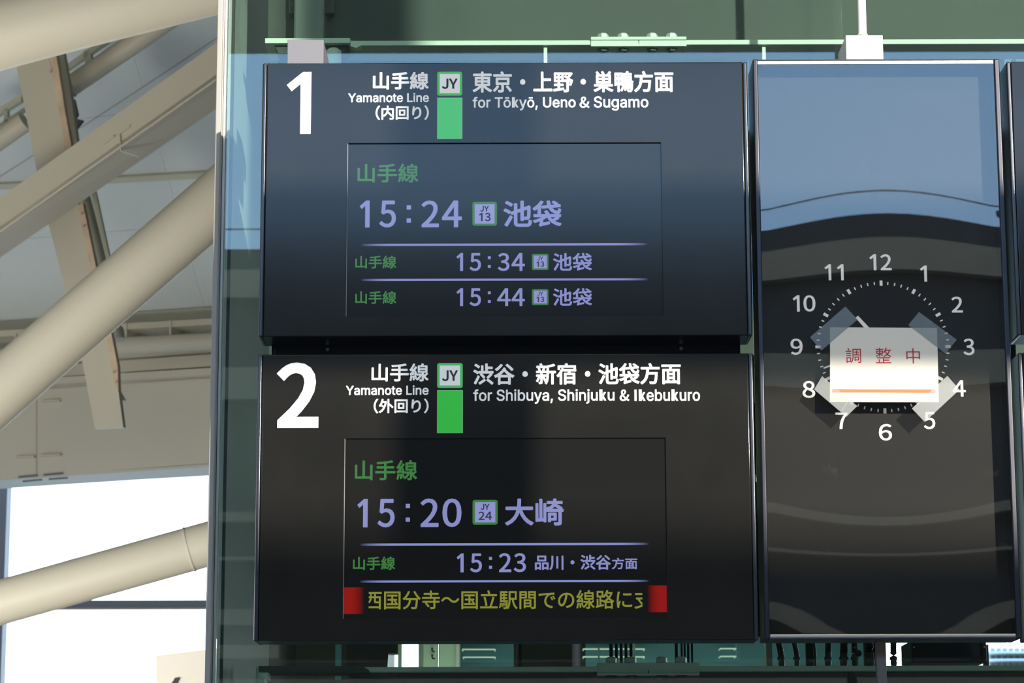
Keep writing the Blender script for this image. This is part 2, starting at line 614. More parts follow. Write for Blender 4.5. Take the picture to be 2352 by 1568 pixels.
# ------------------------------------------------------------------ inside the glass box
wb = bpy.data.objects.new('wall_back', None); COL.objects.link(wb); wb.location = (3, 14, 0); struct(wb)
YB = 14.0
def wbp(x0, y0, x1, y1, m, name='panel', Y=YB, th=0.12):
    return obj(name, BP(x0, y0, x1, y1, Y, th), M[m], wb)
wbp(500, -420, 1726, 1462, 'darkgreen')
wbp(1748, -420, 2322, 1462, 'darkgreen')
wbp(1726, -420, 1748, 815, 'dark')
wbp(1726, 815, 1748, 926, 'mint')
wbp(1726, 926, 1748, 1046, 'dark')
wbp(1726, 1046, 1748, 1090, 'teal')
wbp(1726, 1106, 1748, 1380, 'teal')
wbp(1726, 1380, 1748, 1462, 'dark')
wbp(2322, -420, 2420, 160, 'mint')
wbp(2322, 160, 2420, 420, 'dark')
wbp(2322, 420, 2420, 640, 'darkgreen')
wbp(2322, 640, 2420, 1040, 'dark')
wbp(2322, 1090, 2420, 1135, 'dark')
wbp(2322, 1226, 2420, 1335, 'darkgreen')
wbp(2322, 1372, 2420, 1462, 'dark')
# lower strip
for x0, x1, m in ((500, 602, 'darkgreen'), (602, 621, 'mint'), (621, 770, 'darkgreen'), (770, 784, 'teal'), (784, 796, 'darkgreen')):
    wbp(x0, 1462, x1, 1560, m)
bm = SL([(796, 1462), (914, 1462), (914, 1500), (892, 1500), (888, 1560), (796, 1560)], YB, 0.12)
obj('panel', bm, M['dark'], wb)
wbp(914, 1462, 922, 1560, 'mint')
wbp(961, 1462, 971, 1560, 'mint')
wbp(1056, 1462, 1180, 1560, 'teal')
wbp(1180, 1462, 1345, 1560, 'dark')
wbp(1345, 1462, 1760, 1560, 'teal')
wbp(1760, 1462, 1774, 1560, 'darkgreen')
wbp(1774, 1462, 2012, 1560, 'teal')
struct(obj('wall_return', B(P(520, 784, YB).x, P(520, 784, YB).x + 0.1, 14.12, 32.5, 0, ZR), M['darkgreen']))
struct(obj('wall_far', B(-32, -13, 33.2, 33.6, 5.0, ZR), M['beige2']))
struct(obj('wall_outer', B(-13.3, -13.0, 12.0, 33.0, 5.0, ZR), M['beige2']))
struct(obj('wall_end', B(7.02, 7.2, YG, 14.1, 0, ZR), M['darkgreen']))
wbp(500, 1560, 2420, 2900, 'darkgreen')

def col_box(x0, x1, y0, y1, Y, th, m, label, name='steel_column', cat='column', bev=0.004):
    o = obj(name, BP(x0, y0, x1, y1, Y, th, bev=bev), M[m])
    return tag(o, label, cat)
# painted side wall just inside the left edge of the glass, running back from the viewer
struct(obj('wall_inner', B(XGL - 0.008, XGL + 0.008, YG + 0.16, 12.42, 0, ZR, bev=0.002), M['inner']))
struct(obj('wall_inner', B(XGL - 0.008, XGL + 0.004, 12.43, 14.0, 0, ZR), M['darkgreen']))

# mint columns seen in the strip below the lower sign
for x0, x1, lb in ((971, 1004, 'narrow pale mint column with two hooks below the lower sign, beside the bright opening'), (1007, 1056, 'wider plain pale mint column seen in the strip below the lower sign')):
    c = thing('mint_column', lb, 'column', (P((x0 + x1) / 2, 1500, 13.6).x, 13.7, 0))
    X0, X1, Z0, Z1 = rect_px(x0, 1400, x1, 1560, 13.6)
    obj('shaft', B(X0, X1, 13.6, 13.8, 0, 3.3, bev=0.006), M['mint'], c)
    if x0 == 971:
        for yy in (1493, 1509):
            p = P(994, yy, 13.6)
            bm = bmesh.new(); tube(bm, [p + Vector((0, 0.01, 0.012)), p + Vector((-0.004, -0.03, 0.006)), p + Vector((0.0, -0.04, -0.008)), p + Vector((0.012, -0.035, -0.010))], 0.004, seg=8)
            obj('hook', bm, M['darkgreen'], c)
    else:
        obj('edge_strip', B(X1 - 0.018, X1 - 0.004, 13.585, 13.6, 0, 3.3), M['pole'], c)
# drum
pa, pb = P(1187, 1500, 12.6), P(1337, 1500, 12.6)
d = thing('cylindrical_duct', 'large dark olive cylindrical duct seen below the middle of the lower sign', 'duct', ((pa.x + pb.x) / 2, 12.8, 0))
rr = (pb.x - pa.x) / 2
bm = bmesh.new(); cyl(bm, ((pa.x + pb.x) / 2, 12.6 + rr, 0), ((pa.x + pb.x) / 2, 12.6 + rr, 3.4), rr, seg=40)
obj('shell', bm, M['dark'], d, smooth=True)
X0, X1, Z0, Z1 = rect_px(1197, 1460, 1315, 1560, 12.58)
obj('access_panel', B(X0, X1, 12.575, 12.70, 0, 3.35, bev=0.004), M['darkgreen'], d)
# bright reflection lines on the teal wall, put in as glowing tubes
for n, (x0, x1, y, lb) in enumerate(((1062, 1137, 1491, 'upper pale glowing reflection line left of the cylindrical duct'), (1064, 1137, 1509, 'lower pale glowing reflection line left of the cylindrical duct'),
        (1340, 1480, 1490, 'upper pale glowing reflection line right of the cylindrical duct'), (1340, 1480, 1508, 'lower pale glowing reflection line right of the cylindrical duct'),
        (1655, 1690, 1489, 'upper short glowing reflection line left of the brown cables'), (1655, 1690, 1507, 'lower short glowing reflection line left of the brown cables'))):
    a, b = P(x0, y, 13.9), P(x1, y, 13.9)
    bm = bmesh.new(); cyl(bm, a, b, 0.0045, seg=12)
    for q in (a, b):
        box(bm, q.x - 0.003, q.x + 0.003, 13.9, 14.0, q.z - 0.003, q.z + 0.003)
    tag(obj('reflection_line', bm, mat('reflection_glow', (0.5, 0.55, 0.5), 0.4, emit=(0.45, 0.62, 0.50), estr=0.6)), lb, 'reflection', 'glowing reflection lines below the lower sign')
# vertical rods (bundle) behind the splice plate
for n, (x, w_) in enumerate(((1404, 9), (1416, 7), (1427, 7), (1438, 7), (1450, 8), (1554, 8), (1566, 5), (1573, 5), (1581, 6), (1590, 6))):
    p = P(x, 1505, 11.6); r = w_ / 2 * 11.6 / F_PX
    bm = bmesh.new(); cyl(bm, (p.x, 11.6, 0), (p.x, 11.6, 3.3), r, seg=12)
    lb = '%s dark vertical rod of the %s bundle of five behind the lower splice bolts' % (('leftmost', 'second', 'middle', 'fourth', 'rightmost')[n % 5], 'left' if n < 5 else 'right')
    tag(obj('vertical_rod', bm, M['dark'], smooth=True), lb, 'rod', 'dark rods left bundle' if n < 5 else 'dark rods right bundle')
for x, y0, y1, lb in ((1376, 1488, 1560, 'thin pale post left of the left rod bundle'), (1457, 1470, 1500, 'short pale post right of the left rod bundle'), (1758, 1460, 1560, 'thin bright vertical bar beneath the gap between lower sign and clock')):
    p = P(x, y1, 12.4); q = P(x, y0, 12.4)
    tag(obj('thin_post', B(p.x - 0.004, p.x + 0.004, 12.4, 12.41, 0, q.z), M['mint']), lb, 'post')

# cables hanging beneath the clock
def cable(pts, wd, label, ribs=False, Y=10.75):
    P3 = [P(x, y, Y) for x, y in pts]
    top = P3[0]; 
    # smooth subdivide
    fine = []
    for a, b in zip(P3, P3[1:]):
        for k in range(14):
            fine.append(a.lerp(b, k / 14))
    fine.append(P3[-1])
    for _ in range(3):
        fine = [fine[0]] + [(fine[i - 1] + fine[i] * 2 + fine[i + 1]) / 4 for i in range(1, len(fine) - 1)] + [fine[-1]]
    r = wd / 2 * Y / F_PX
    rad = [r * (1.0 + (0.16 if (ribs and i % 2) else 0)) for i in range(len(fine))]
    c = thing('cable', label, 'cable', (P3[-1].x, Y, P3[-1].z))
    bm = bmesh.new(); tube(bm, fine, rad, seg=12)
    obj('sheath', bm, M['cable'], c, smooth=True)
    z = P(pts[1][0], 1512, Y)
    bm = bmesh.new(); cyl(bm, (z.x, Y, z.z - 0.006), (z.x, Y, z.z + 0.006), r * 1.35, seg=12)
    obj('cable_clamp', bm, M['steelweb'], c, smooth=True)
cable([(1786, 1465), (1794, 1500), (1800, 1600)], 13, 'leftmost curved dark cable below the clock, bending right', True)
cable([(1822, 1465), (1830, 1500), (1834, 1600)], 12, 'second curved dark cable below the clock from the left')
cable([(1869, 1465), (1872, 1500), (1876, 1600)], 6, 'thin ribbed cable beside the grey conduit below the clock', True)
cable([(1903, 1465), (1902, 1500), (1903, 1600)], 13, 'spiral-wrapped straight cable in the middle below the clock', True)
cable([(1939, 1465), (1938, 1500), (1939, 1600)], 16, 'thick taped cable left of the knotted cable', True)
cable([(1963, 1465), (1963, 1500), (1968, 1600)], 13, 'knotted dark cable with a bulge below the clock', True)
cable([(1997, 1465), (1998, 1500), (2001, 1600)], 17, 'thick dark cable left of the taupe pole', True)
cable([(2052, 1465), (2052, 1500), (2056, 1600)], 13, 'dark cable right of the taupe pole against the sky', True)
tag(obj('conduit', BP(1854, 1462, 1869, 1600, 10.9, 0.05), M['darkgreen']), 'straight rectangular dark conduit between the cables below the clock', 'conduit')
tag(obj('conduit', BP(1988, 1462, 2012, 1600, 10.95, 0.05), M['dark']), 'wide dark conduit right behind the thick cable beside the taupe pole', 'conduit')
p = P(1972, 1500, 10.7)
bm = bmesh.new(); bmesh.ops.create_icosphere(bm, subdivisions=2, radius=0.014)
bmesh.ops.translate(bm, verts=bm.verts[:], vec=p)
tag(obj('cable_knot', bm, M['cable'], smooth=True), 'small dark knot of tape on the bulging cable below the clock', 'tape knot')

# black box at the lower right with two white dots
bx = thing('black_box', 'matte black equipment box under the right half of the clock', 'box', (P(2180, 1520, 11.0).x, 11.1, P(2180, 1520, 11.0).z))
obj('case', BP(2094, 1470, 2266, 1521, 11.0, 0.3, bev=0.004), M['dark'], bx)
for x, y in ((2099, 1486), (2261, 1485)):
    q = P(x, y, 10.995)
    bm = bmesh.new(); cyl(bm, (q.x, 10.99, q.z), (q.x, 11.01, q.z), 0.0030, seg=12)
    obj('screw', bm, M['pole'], bx)
a_, b_, c_, d_ = rect_px(2262, 1480, 2271, 1535, 11.02)
obj('bracket', B(a_, b_, 11.02, 11.07, 0.02, d_), M['greybox'], bx)

# far white apartment block at the lower right
fb = thing('apartment_building', 'distant white building with rows of windows at the lower right corner', 'building', (P(2320, 1500, 60).x, 62, 0))
X0, X1, Z0, Z1 = rect_px(2262, 1478, 2460, 1600, 60)
obj('wall', B(X0, X1, 60, 66, 0, Z1), M['farwhite'], fb)
for r_ in range(4):
    for c_ in range(12):
        x = 2276 + c_ * 14; y = 1488 + r_ * 17
        a, b, c, d_ = rect_px(x, y, x + 9, y + 8, 60)
        obj('window', B(a, b, 59.96, 60.02, c, d_), M['farwin'], fb)
for r_ in range(4):
    a, b, c, d_ = rect_px(2262, 1496 + r_ * 17, 2460, 1500 + r_ * 17, 59.5)
    obj('balcony', B(a, b, 59.4, 60.0, c, d_), M['farwhite'], fb)

# ------------------------------------------------------------------ steel beams inside the glass
YBM = 10.60
def hexhead(bm, c, r, h, up=1):
    a, b, t = [], [], []
    for i in range(6):
        an = math.radians(60 * i + 10)
        a.append(bm.verts.new(c + Vector((math.cos(an) * r, math.sin(an) * r, 0))))
        b.append(bm.verts.new(c + Vector((math.cos(an) * r, math.sin(an) * r, h * 0.72 * up))))
        t.append(bm.verts.new(c + Vector((math.cos(an) * r * 0.62, math.sin(an) * r * 0.62, h * up))))
    bm.faces.new(a); bm.faces.new(t)
    for i in range(6):
        j = (i + 1) % 6
        bm.faces.new((a[i], a[j], b[j], b[i])); bm.faces.new((b[i], b[j], t[j], t[i]))

def ibeam(label, ytop, ybot, x0, x1, web_up):
    X0, X1 = P(x0, ytop, YBM).x, P(x1, ytop, YBM).x
    z1, z0 = P(1400, ytop, YBM).z, P(1400, ybot, YBM).z
    t = thing('steel_beam', label, 'beam', ((X0 + X1) / 2, YBM, z0))
    obj('flange', B(X0, X1, YBM, YBM + 0.22, z0, z1, bev=0.002), M['steel'], t)
    if web_up:
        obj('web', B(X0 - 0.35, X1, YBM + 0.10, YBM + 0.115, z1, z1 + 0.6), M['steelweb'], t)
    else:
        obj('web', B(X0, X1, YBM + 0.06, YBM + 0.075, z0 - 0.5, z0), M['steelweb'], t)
    return t
up = ibeam('pale green steel beam running behind the glass above the signs', 92, 103, 800, 2460, True)
lo = ibeam('dull green steel beam running behind the glass below the signs', 1530, 1541, 800, 2460, False)

def splice(x0, x1, yt, yb, bolts, ybt, yplate, label):
    X0, X1 = P(x0, yt, YBM).x, P(x1, yt, YBM).x
    zt_, zb_ = P(1460, yt, YBM).z, P(1460, yb, YBM).z
    t = thing('splice_plate', label, 'plate', ((X0 + X1) / 2, YBM - 0.02, zb_))
    zm = P(1460, yplate, YBM).z
    obj('upper_plate', B(X0, X1, YBM - 0.012, YBM + 0.09, zm, zt_, bev=0.001), M['steel'], t)
    xg = (X0 + X1) / 2
    z2 = zb_ + (zm - zb_) * 0.32
    obj('lower_plate', B(X0, xg - 0.002, YBM - 0.006, YBM + 0.09, z2, zm, bev=0.001), M['steel'], t)
    obj('lower_plate', B(xg + 0.002, X1, YBM - 0.006, YBM + 0.09, z2, zm, bev=0.001), M['steel'], t)
    obj('bottom_plate', B(X0, X1, YBM - 0.012, YBM + 0.09, zb_, z2, bev=0.001), M['steel'], t)
    for bxp in bolts:
        p = P(bxp, yt, YBM)
        bm = bmesh.new()
        c = Vector((p.x, YBM + 0.03, zt_))
        cyl(bm, c, c + Vector((0, 0, 0.003)), 0.027, seg=20)
        hexhead(bm, c + Vector((0, 0, 0.003)), 0.0235, 0.024)
        obj('bolt', bm, M['steel'], t)
        bm = bmesh.new()
        c2 = Vector((p.x, YBM + 0.03, zb_))
        cyl(bm, c2 - Vector((0, 0, 0.003)), c2, 0.024, seg=20)
        hexhead(bm, c2 - Vector((0, 0, 0.003)), 0.021, 0.012, up=-1)
        obj('nut', bm, M['steelweb'], t)
splice(1357, 1576, 86, 108, (1386, 1432, 1499, 1544), 73, 93, 'bolted splice plate with four bolts on the upper beam above the first sign')
splice(1372, 1606, 1522, 1550, (1405, 1450, 1521, 1566), 1502, 1538, 'bolted splice plate with four bolts on the lower beam below the second sign')

# hangers, plates and brackets around the beam ends
t = thing('beam_bracket', 'pale green end plate and bracket behind the glass at upper left', 'bracket', (P(710, 98, YBM).x, YBM, P(710, 112, YBM).z))
X0, X1, Z0, Z1 = rect_px(610, 92, 805, 104, YBM)
obj('end_plate', B(X0, X1, YBM - 0.03, YBM + 0.22, Z0, Z1, bev=0.002), M['steel'], t)
X0, X1, Z0, Z1 = rect_px(676, -200, 746, 92, YBM)
obj('hanger', B(X0, X1, YBM, YBM + 0.12, Z0, Z1, bev=0.01), M['hanger'], t)
X0, X1, Z0, Z1 = rect_px(668, -200, 766, 20, YBM)
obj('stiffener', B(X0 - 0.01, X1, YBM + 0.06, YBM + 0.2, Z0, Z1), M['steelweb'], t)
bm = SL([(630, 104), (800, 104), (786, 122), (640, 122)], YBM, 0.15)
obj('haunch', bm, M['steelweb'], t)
bm = bmesh.new(); q0, q1 = P(766, 118, YBM - 0.02), P(766, 175, YBM - 0.02)
cyl(bm, q0, q1, 0.033, seg=24); cyl(bm, q0, q0 + Vector((0, 0, 0.012)), 0.033, 0.018, seg=24)
obj('clamp_sleeve', bm, M['steel'], t, smooth=True)
bm = SL([(805, 93), (822, 96), (830, 104), (818, 110), (805, 106)], YBM - 0.03, 0.05)
obj('weld_lug', bm, M['steel'], t)
for x, y1, lb in ((1253, 160, 'short pale vertical hanger strip above the middle of the first sign'), (1755, 160, 'short grey hanger strip between the first sign and the clock top')):
    X0, X1, Z0, Z1 = rect_px(x - 4, 106, x + 4, y1, YBM + 0.02)
    tag(obj('hanger_strip', B(X0, X1, YBM + 0.02, YBM + 0.03, Z0, P(x, 103, YBM).z), M['steel']), lb, 'hanger')
t = thing('lower_bracket', 'grey-green bracket at the left end of the lower beam', 'bracket', (P(620, 1540, YBM).x, YBM, P(620, 1565, YBM).z))
bm = SL([(594, 1529), (830, 1529), (846, 1537), (850, 1544), (594, 1544)], YBM - 0.02, 0.2)
obj('end_plate', bm, M['steelweb'], t)
bm = SL([(594, 1544), (616, 1544), (616, 1561), (610, 1560)], YBM - 0.02, 0.1)
obj('gusset', bm, M['steel'], t)
X0, X1, Z0, Z1 = rect_px(581, 1525, 603, 1640, YBM + 0.1)
obj('upright', B(X0, X1, YBM + 0.2, YBM + 0.3, 0, Z1, bev=0.01), M['mint'], t)

# fill light added low in the glass box, out of view
fill_light((0.3, 12.9, 1.9), 2.4, 0.15, 10, (1.0, 1.0, 0.85), rot=(math.radians(115), 0, 0))
# low unseen fill lights added to brighten the far hall, left of the glass box
for xx, yy_ in ((-4.5, 13.0), (-8.5, 15.0)):
    fill_light((xx, yy_, 1.2), 3.0, 1.0, 310, (1.0, 0.95, 0.85), rot=(math.radians(130), 0, 0))
# warm fill lights added under the canopy above the viewer
for xx in (-5, 1, 7):
    fill_light((xx, 2.0, ZR - 0.3), 4.0, 0.8, 160, (1.0, 0.86, 0.66), rot=(math.radians(35), 0, 0))

# ------------------------------------------------------------------ left: concourse structure beyond
WB = -0.33
def WP(px, py, d=0.0):
    return P(px, py, 28.8 - d, WB)
def wslab(pix, d, th):
    bm = bmesh.new(); slab(bm, pix, 28.8 - d, th, WB); return bm
def wtube(p0, p1, wpx, d, seg=40):
    a, b = WP(*p0, d), WP(*p1, d)
    bm = bmesh.new(); cyl(bm, a, b, wpx / 2 * a.y / F_PX, wpx / 2 * b.y / F_PX, seg=seg); return bm

wl = bpy.data.objects.new('wall_left', None); COL.objects.link(wl); wl.location = (-5, 30, 5); struct(wl)
# wall panels: two rows of two, separated by seams
for pix in ([(-300, 1118), (83, 1092), (83, 895), (-300, 921)], [(87, 1092), (560, 1058), (560, 862), (87, 894)]):
    obj('wall_panel', wslab(pix, 0, 0.3), M['beige2'], wl)
obj('wall_panel', wslab([(-300, 1120), (560, 1062), (560, 700), (-300, 760)], -0.02, 0.3), M['beige2'], wl)
# soffit strip below the wall
obj('soffit', wslab([(-300, 1128), (560, 1079), (560, 1066), (-300, 1114)], -0.5, 0.3), M['mullion'], wl)
bm = bmesh.new()
prism(bm, [WP(-300, 1117), WP(560, 1060), WP(560, 1060) + Vector((0.2, 0.6, 0)), WP(-300, 1117) + Vector((0.2, 0.6, 0))], Vector((0, 0, -0.03)))
obj('soffit_plate', bm, M['beige2'], wl)
for (x0, y0, x1, y1) in ((95, 918, 136, 923), (35, 1047, 78, 1052), (93, 1043, 138, 1048)):
    sl_ = -0.07 * (x1 - x0)
    obj('slot_hood', wslab([(x0, y0), (x1, y0 + sl_ * 0.6), (x1, y1 + sl_ * 0.6), (x0, y1)], 0.05, 0.05), M['beige'], wl)
for (x0, y0, x1, y1) in ((42, 1095, 85, 1091), (100, 1090, 144, 1086), (52, 1105, 96, 1101), (112, 1100, 154, 1097)):
    obj('soffit_slot', wslab([(x0, y0 - 2), (x1, y1 - 2), (x1, y1 + 2), (x0, y0 + 2)], 0.02 - 0.5 + 0.5, 0.02), M['greybox'], wl)
obj('seam_bracket', wslab([(396, 843), (415, 842), (415, 844), (400, 845), (400, 864), (396, 864)], 0.06, 0.05), M['beige'], wl)

# ledge / crane rail beam with ribs and long horizontal pipe
lb = thing('ledge_beam', 'beige ribbed ledge beam running along the top of the far wall', 'beam', tuple(WP(380, 760, 0.6)))
obj('top_flange', wslab([(-300, 776), (560, 727), (560, 741), (-300, 790)], 0.6, 0.6), M['beige'], lb)
obj('web', wslab([(-300, 790), (560, 741), (560, 762), (-300, 812)], 0.15, 0.15), M['beige2'], lb)
obj('lower_lip', wslab([(-300, 798), (560, 748), (560, 750), (-300, 801)], 0.35, 0.2), M['beige'], lb)
for x, y0, y1 in ((35, 765, 788), (289, 742, 778), (391, 735, 774)):
    obj('rib', wslab([(x - 2, y0), (x + 2, y0), (x + 2, y1), (x - 2, y1)], 0.62, 0.5), M['beige'], lb)
hp = thing('horizontal_pipe', 'beige horizontal pipe under the ribbed ledge, behind the big diagonal tube', 'pipe', tuple(WP(380, 790, 0.5)))
obj('tube', wtube((262, 795), (600, 778), 41, 0.6), M['beige'], hp, smooth=True)
obj('tube', wtube((-200, 835), (120, 812), 41, 0.6), M['beige'], hp, smooth=True)
obj('fascia', wslab([(-300, 868), (560, 808), (560, 835), (-300, 895)], 0.12, 0.1), M['beige'], lb)
obj('pale_strip', wslab([(276, 857), (560, 840), (560, 856), (276, 873)], 0.16, 0.1), M['beige2'], lb)
obj('pale_strip', wslab([(-300, 893), (196, 862), (196, 877), (-300, 910)], 0.16, 0.1), M['beige2'], lb)

# downpipe beside the post
dp = thing('downpipe', 'pale curved downpipe running beside the vertical post', 'pipe', tuple(WP(230, 560, 3.8)))
pts = [WP(170, 330, 3.9), WP(186, 420, 3.9), WP(206, 500, 3.9), WP(228, 590, 3.9), WP(252, 690, 3.9), WP(268, 768, 3.9)]
bm = bmesh.new(); tube(bm, pts, 15 * 25 / F_PX, seg=20)
obj('tube', bm, M['beige2'], dp, smooth=True)
obj('fin', wslab([(205, 430), (218, 430), (252, 590), (240, 590)], 3.6, 0.03), M['ceil_strip'], dp)
bm = bmesh.new(); cyl(bm, WP(266, 755, 3.9), WP(271, 780, 3.9), 18 * 25 / F_PX, seg=20)
obj('socket', bm, M['beige2'], dp, smooth=True)

# vertical tapered post with rust-stained edge flange
vp = thing('box_post', 'tall leaning beige steel post with a rust-stained flange', 'post', tuple(WP(250, 980, 4.6)))
obj('front_plate', wslab([(30, 110), (104, 92), (160, 372), (176, 452), (214, 617), (262, 820), (283, 981), (218, 984), (190, 836), (152, 672), (98, 462)], 4.7, 0.06), M['beige'], vp)
obj('edge_flange', wslab([(106, 92), (124, 92), (150, 260), (163, 330), (163, 412), (160, 410), (146, 320)], 4.74, 0.06), M['rust'], vp)
obj('edge_flange', wslab([(178, 470), (190, 466), (226, 640), (250, 735), (270, 840), (272, 900), (262, 880), (238, 740), (212, 640)], 4.74, 0.06), M['rust'], vp)
obj('rear_flange', wslab([(124, 130), (146, 120), (160, 200), (178, 330), (166, 345), (150, 260)], 4.2, 0.06), M['beige2'], vp)
obj('foot_plate', wslab([(262, 880), (284, 918), (272, 920), (283, 981), (276, 960)], 4.6, 0.06), M['beige2'], vp)
for x, y in ((116, 165), (187, 492), (192, 520), (261, 855), (266, 878)):
    bm = bmesh.new(); q = WP(x, y, 4.76)
    cyl(bm, q, q + Vector((0, -0.03, 0)), 0.010, seg=8)
    obj('bolt', bm, M['rust'], vp)

# wide diagonal box beam
db = thing('diagonal_beam', 'wide beige diagonal box beam crossing the leaning post', 'beam', tuple(WP(250, 350, 5.4)))
obj('upper_face', wslab([(-120, 540), (500, 96), (560, 52), (560, 138), (500, 184), (0, 532), (-120, 616)], 5.6, 0.1), M['beige'], db)
bm = bmesh.new()
a0, a1 = WP(-120, 616, 5.6), WP(560, 138, 5.6)
b0, b1 = WP(-120, 674, 5.6 - 0.45), WP(560, 206, 5.6 - 0.45)
prism(bm, [a0, a1, b1, b0], Vector((0, 0, 0.05)))
obj('lower_face', bm, M['beige2'], db)
bm = bmesh.new(); cyl(bm, WP(-120, 616, 5.62), WP(560, 138, 5.62), 0.012, seg=8)
obj('fold_bead', bm, M['beige2'], db)
for (x0, y0, x1, y1) in ((238, 328, 262, 310), (273, 305, 298, 287)):
    obj('slot', wslab([(x0, y0), (x1, y1), (x1, y1 + 3), (x0, y0 + 3)], 5.63, 0.02), M['beige2'], db)
obj('joint_seam', wslab([(273, 306), (275, 306), (279, 346), (320, 360), (320, 362), (277, 348)], 5.63, 0.02), M['ceil_strip'], db)

# round brace behind + lattice
rb = thing('round_brace', 'round beige brace tube in the upper left truss', 'brace', tuple(WP(200, 230, 3.6)))
obj('tube', wtube((-80, 375), (58, 278), 50, 3.6), M['beige'], rb, smooth=True)
obj('tube', wtube((140, 213), (400, 36), 50, 3.6), M['beige'], rb, smooth=True)
bm = bmesh.new(); cyl(bm, WP(138, 214, 3.62), WP(160, 199, 3.62), 28 * 26 / F_PX, seg=32)
obj('end_collar', bm, M['beige2'], rb, smooth=True)
tf = thing('truss_frame', 'small dark lattice frame behind the round brace', 'frame', tuple(WP(190, 150, 3.2)))
for pix in ([(-60, 300), (48, 232), (50, 214), (-60, 282)], [(155, 160), (270, 80), (270, 66), (155, 146)], [(190, 118), (206, 110), (212, 150), (198, 158)],
            [(-60, 330), (60, 250), (60, 243), (-60, 322)], [(8, 250), (16, 246), (18, 292), (10, 296)], [(158, 180), (290, 92), (290, 87), (158, 174)]):
    obj('lattice_bar', wslab(pix, 3.0, 0.06), M['ceil_strip'], tf)
obj('gusset_plate', wslab([(140, 205), (170, 228), (178, 262), (172, 272), (190, 276), (172, 300), (150, 290)], 3.9, 0.04), M['greybox'], tf)

# big tubes
bt = thing('large_tube', 'very large beige tube crossing the upper left corner', 'tube', tuple(P(250, 30, 17)))
bm = bmesh.new()
tube(bm, [P(-420, 178, 17.0), P(-200, 118, 17.0), P(0, 62, 17.0), P(150, 22, 17.0), P(300, -16, 17.0), P(500, -66, 17.0), P(600, -95, 17.0)], 101 * 17 / F_PX, seg=56)
obj('shell', bm, M['beige'], bt, smooth=True)
dt = thing('diagonal_tube', 'large beige diagonal tube rising to the right in front of the far wall', 'tube', tuple(P(250, 700, 20)))
def ptube(p0, p1, w0, w1, Y, m, name, par, seg=56):
    a, b = P(*p0, Y), P(*p1, Y)
    bm = bmesh.new(); cyl(bm, a, b, w0 / 2 * Y / F_PX, w1 / 2 * Y / F_PX, seg=seg)
    return obj(name, bm, M[m], par, smooth=True)
ptube((-230, 1100), (620, 355), 139, 139, 20, 'beige', 'shell', dt)
bm = bmesh.new()
a, b = P(-230, 1100, 20), P(700, 285, 20)
lt = thing('lower_tube', 'beige tube with a joint ring crossing the bright window at lower left', 'tube', tuple(P(250, 1320, 19)))
ptube((-200, 1439), (436, 1261), 103, 103, 19, 'beige', 'shell', lt)
ptube((435, 1261), (600, 1215), 103, 103, 19, 'beige', 'shell', lt)
ptube((433, 1262), (436.5, 1261), 106, 106, 19, 'beige2', 'joint_ring', lt)
for x0, y0, x1, y1 in ((145, 1293, 176, 1284), (422, 1216, 430, 1213), (470, 1203, 500, 1194)):
    ptube((x0, y0), (x1, y1), 8, 8, 19, 'beige', 'cable_saddle', lt, seg=16)

# sloping ceiling of the far hall with battens and panel joints
cl = bpy.data.objects.new('ceiling', None); COL.objects.link(cl)
CU = Vector((1, WB, 0)).normalized()
CV = Vector((WB, -1, 0)).normalized() + Vector((0, 0, 1.25))
C0 = WP(480, 742, -0.25)
cl.location = C0; struct(cl)
SD = CV.cross(CU).normalized()
if SD.z < 0: SD = -SD
us = [-9, -6, -3, 0.0, 1.6]
vs_ = [-0.1, 0.8, 1.7, 2.6]
for ua, ub in zip(us, us[1:]):
    for va, vb in zip(vs_, vs_[1:]):
        bm = bmesh.new()
        g = 0.0012
        prism(bm, [C0 + CU * (ua + g) + CV * (va + g), C0 + CU * (ub - g) + CV * (va + g), C0 + CU * (ub - g) + CV * (vb - g), C0 + CU * (ua + g) + CV * (vb - g)], SD * 0.08)
        obj('ceiling_panel', bm, M['ceil'], cl)
bm = bmesh.new()
prism(bm, [C0 + CU * -9 + CV * -0.1 + SD * 0.1, C0 + CU * 1.6 + CV * -0.1 + SD * 0.1, C0 + CU * 1.6 + CV * 2.6 + SD * 0.1, C0 + CU * -9 + CV * 2.6 + SD * 0.1], SD * 0.05)
obj('ceiling_deck', bm, M['ceil'], cl)
def cplane(px, py):
    d_ = ray(px, py); n_ = SD
    return CAM + d_ * ((C0 - CAM).dot(n_) / d_.dot(n_))
def cstrip(pix, name, m, th=0.07):
    bm = bmesh.new(); prism(bm, [cplane(x, y) for x, y in pix], -SD * th); return obj(name, bm, M[m], cl)
cstrip([(-80, 422), (60, 415), (460, 391), (520, 388), (520, 401), (460, 404), (60, 427), (-80, 434)], 'ceiling_batten', 'ceil_strip')
cstrip([(186, 292), (520, 72), (520, 74), (186, 294)], 'ceiling_joint', 'mullion', 0.01)
cstrip([(-80, 455), (85, 350), (85, 352), (-80, 457)], 'ceiling_joint', 'mullion', 0.01)

XR = P(520, 784, YB).x
# bright window below the wall
w2 = bpy.data.objects.new('window_2', None); COL.objects.link(w2); w2.location = (-5, 32, 3); struct(w2)
a = P(-200, 1600, 33); b = P(520, 1020, 33)
obj('pane', B(P(-300, 1300, 33).x, XR * 33 / 14 + 0.4, 33.0, 33.02, 0, b.z), M['winglass'], w2)
obj('transom', BP(-300, 1378, 520, 1397, 32.9, 0.25, bev=0.005), M['blueframe'], w2)
obj('transom_lip', BP(-300, 1396, 520, 1400, 32.85, 0.05), M['mullion'], w2)
X0, X1, Z0, Z1 = rect_px(-14, 1090, 9, 1600, 32.8)
obj('mullion', B(X0, X1, 32.8, 33.1, 0, Z1), M['blueframe'], w2)

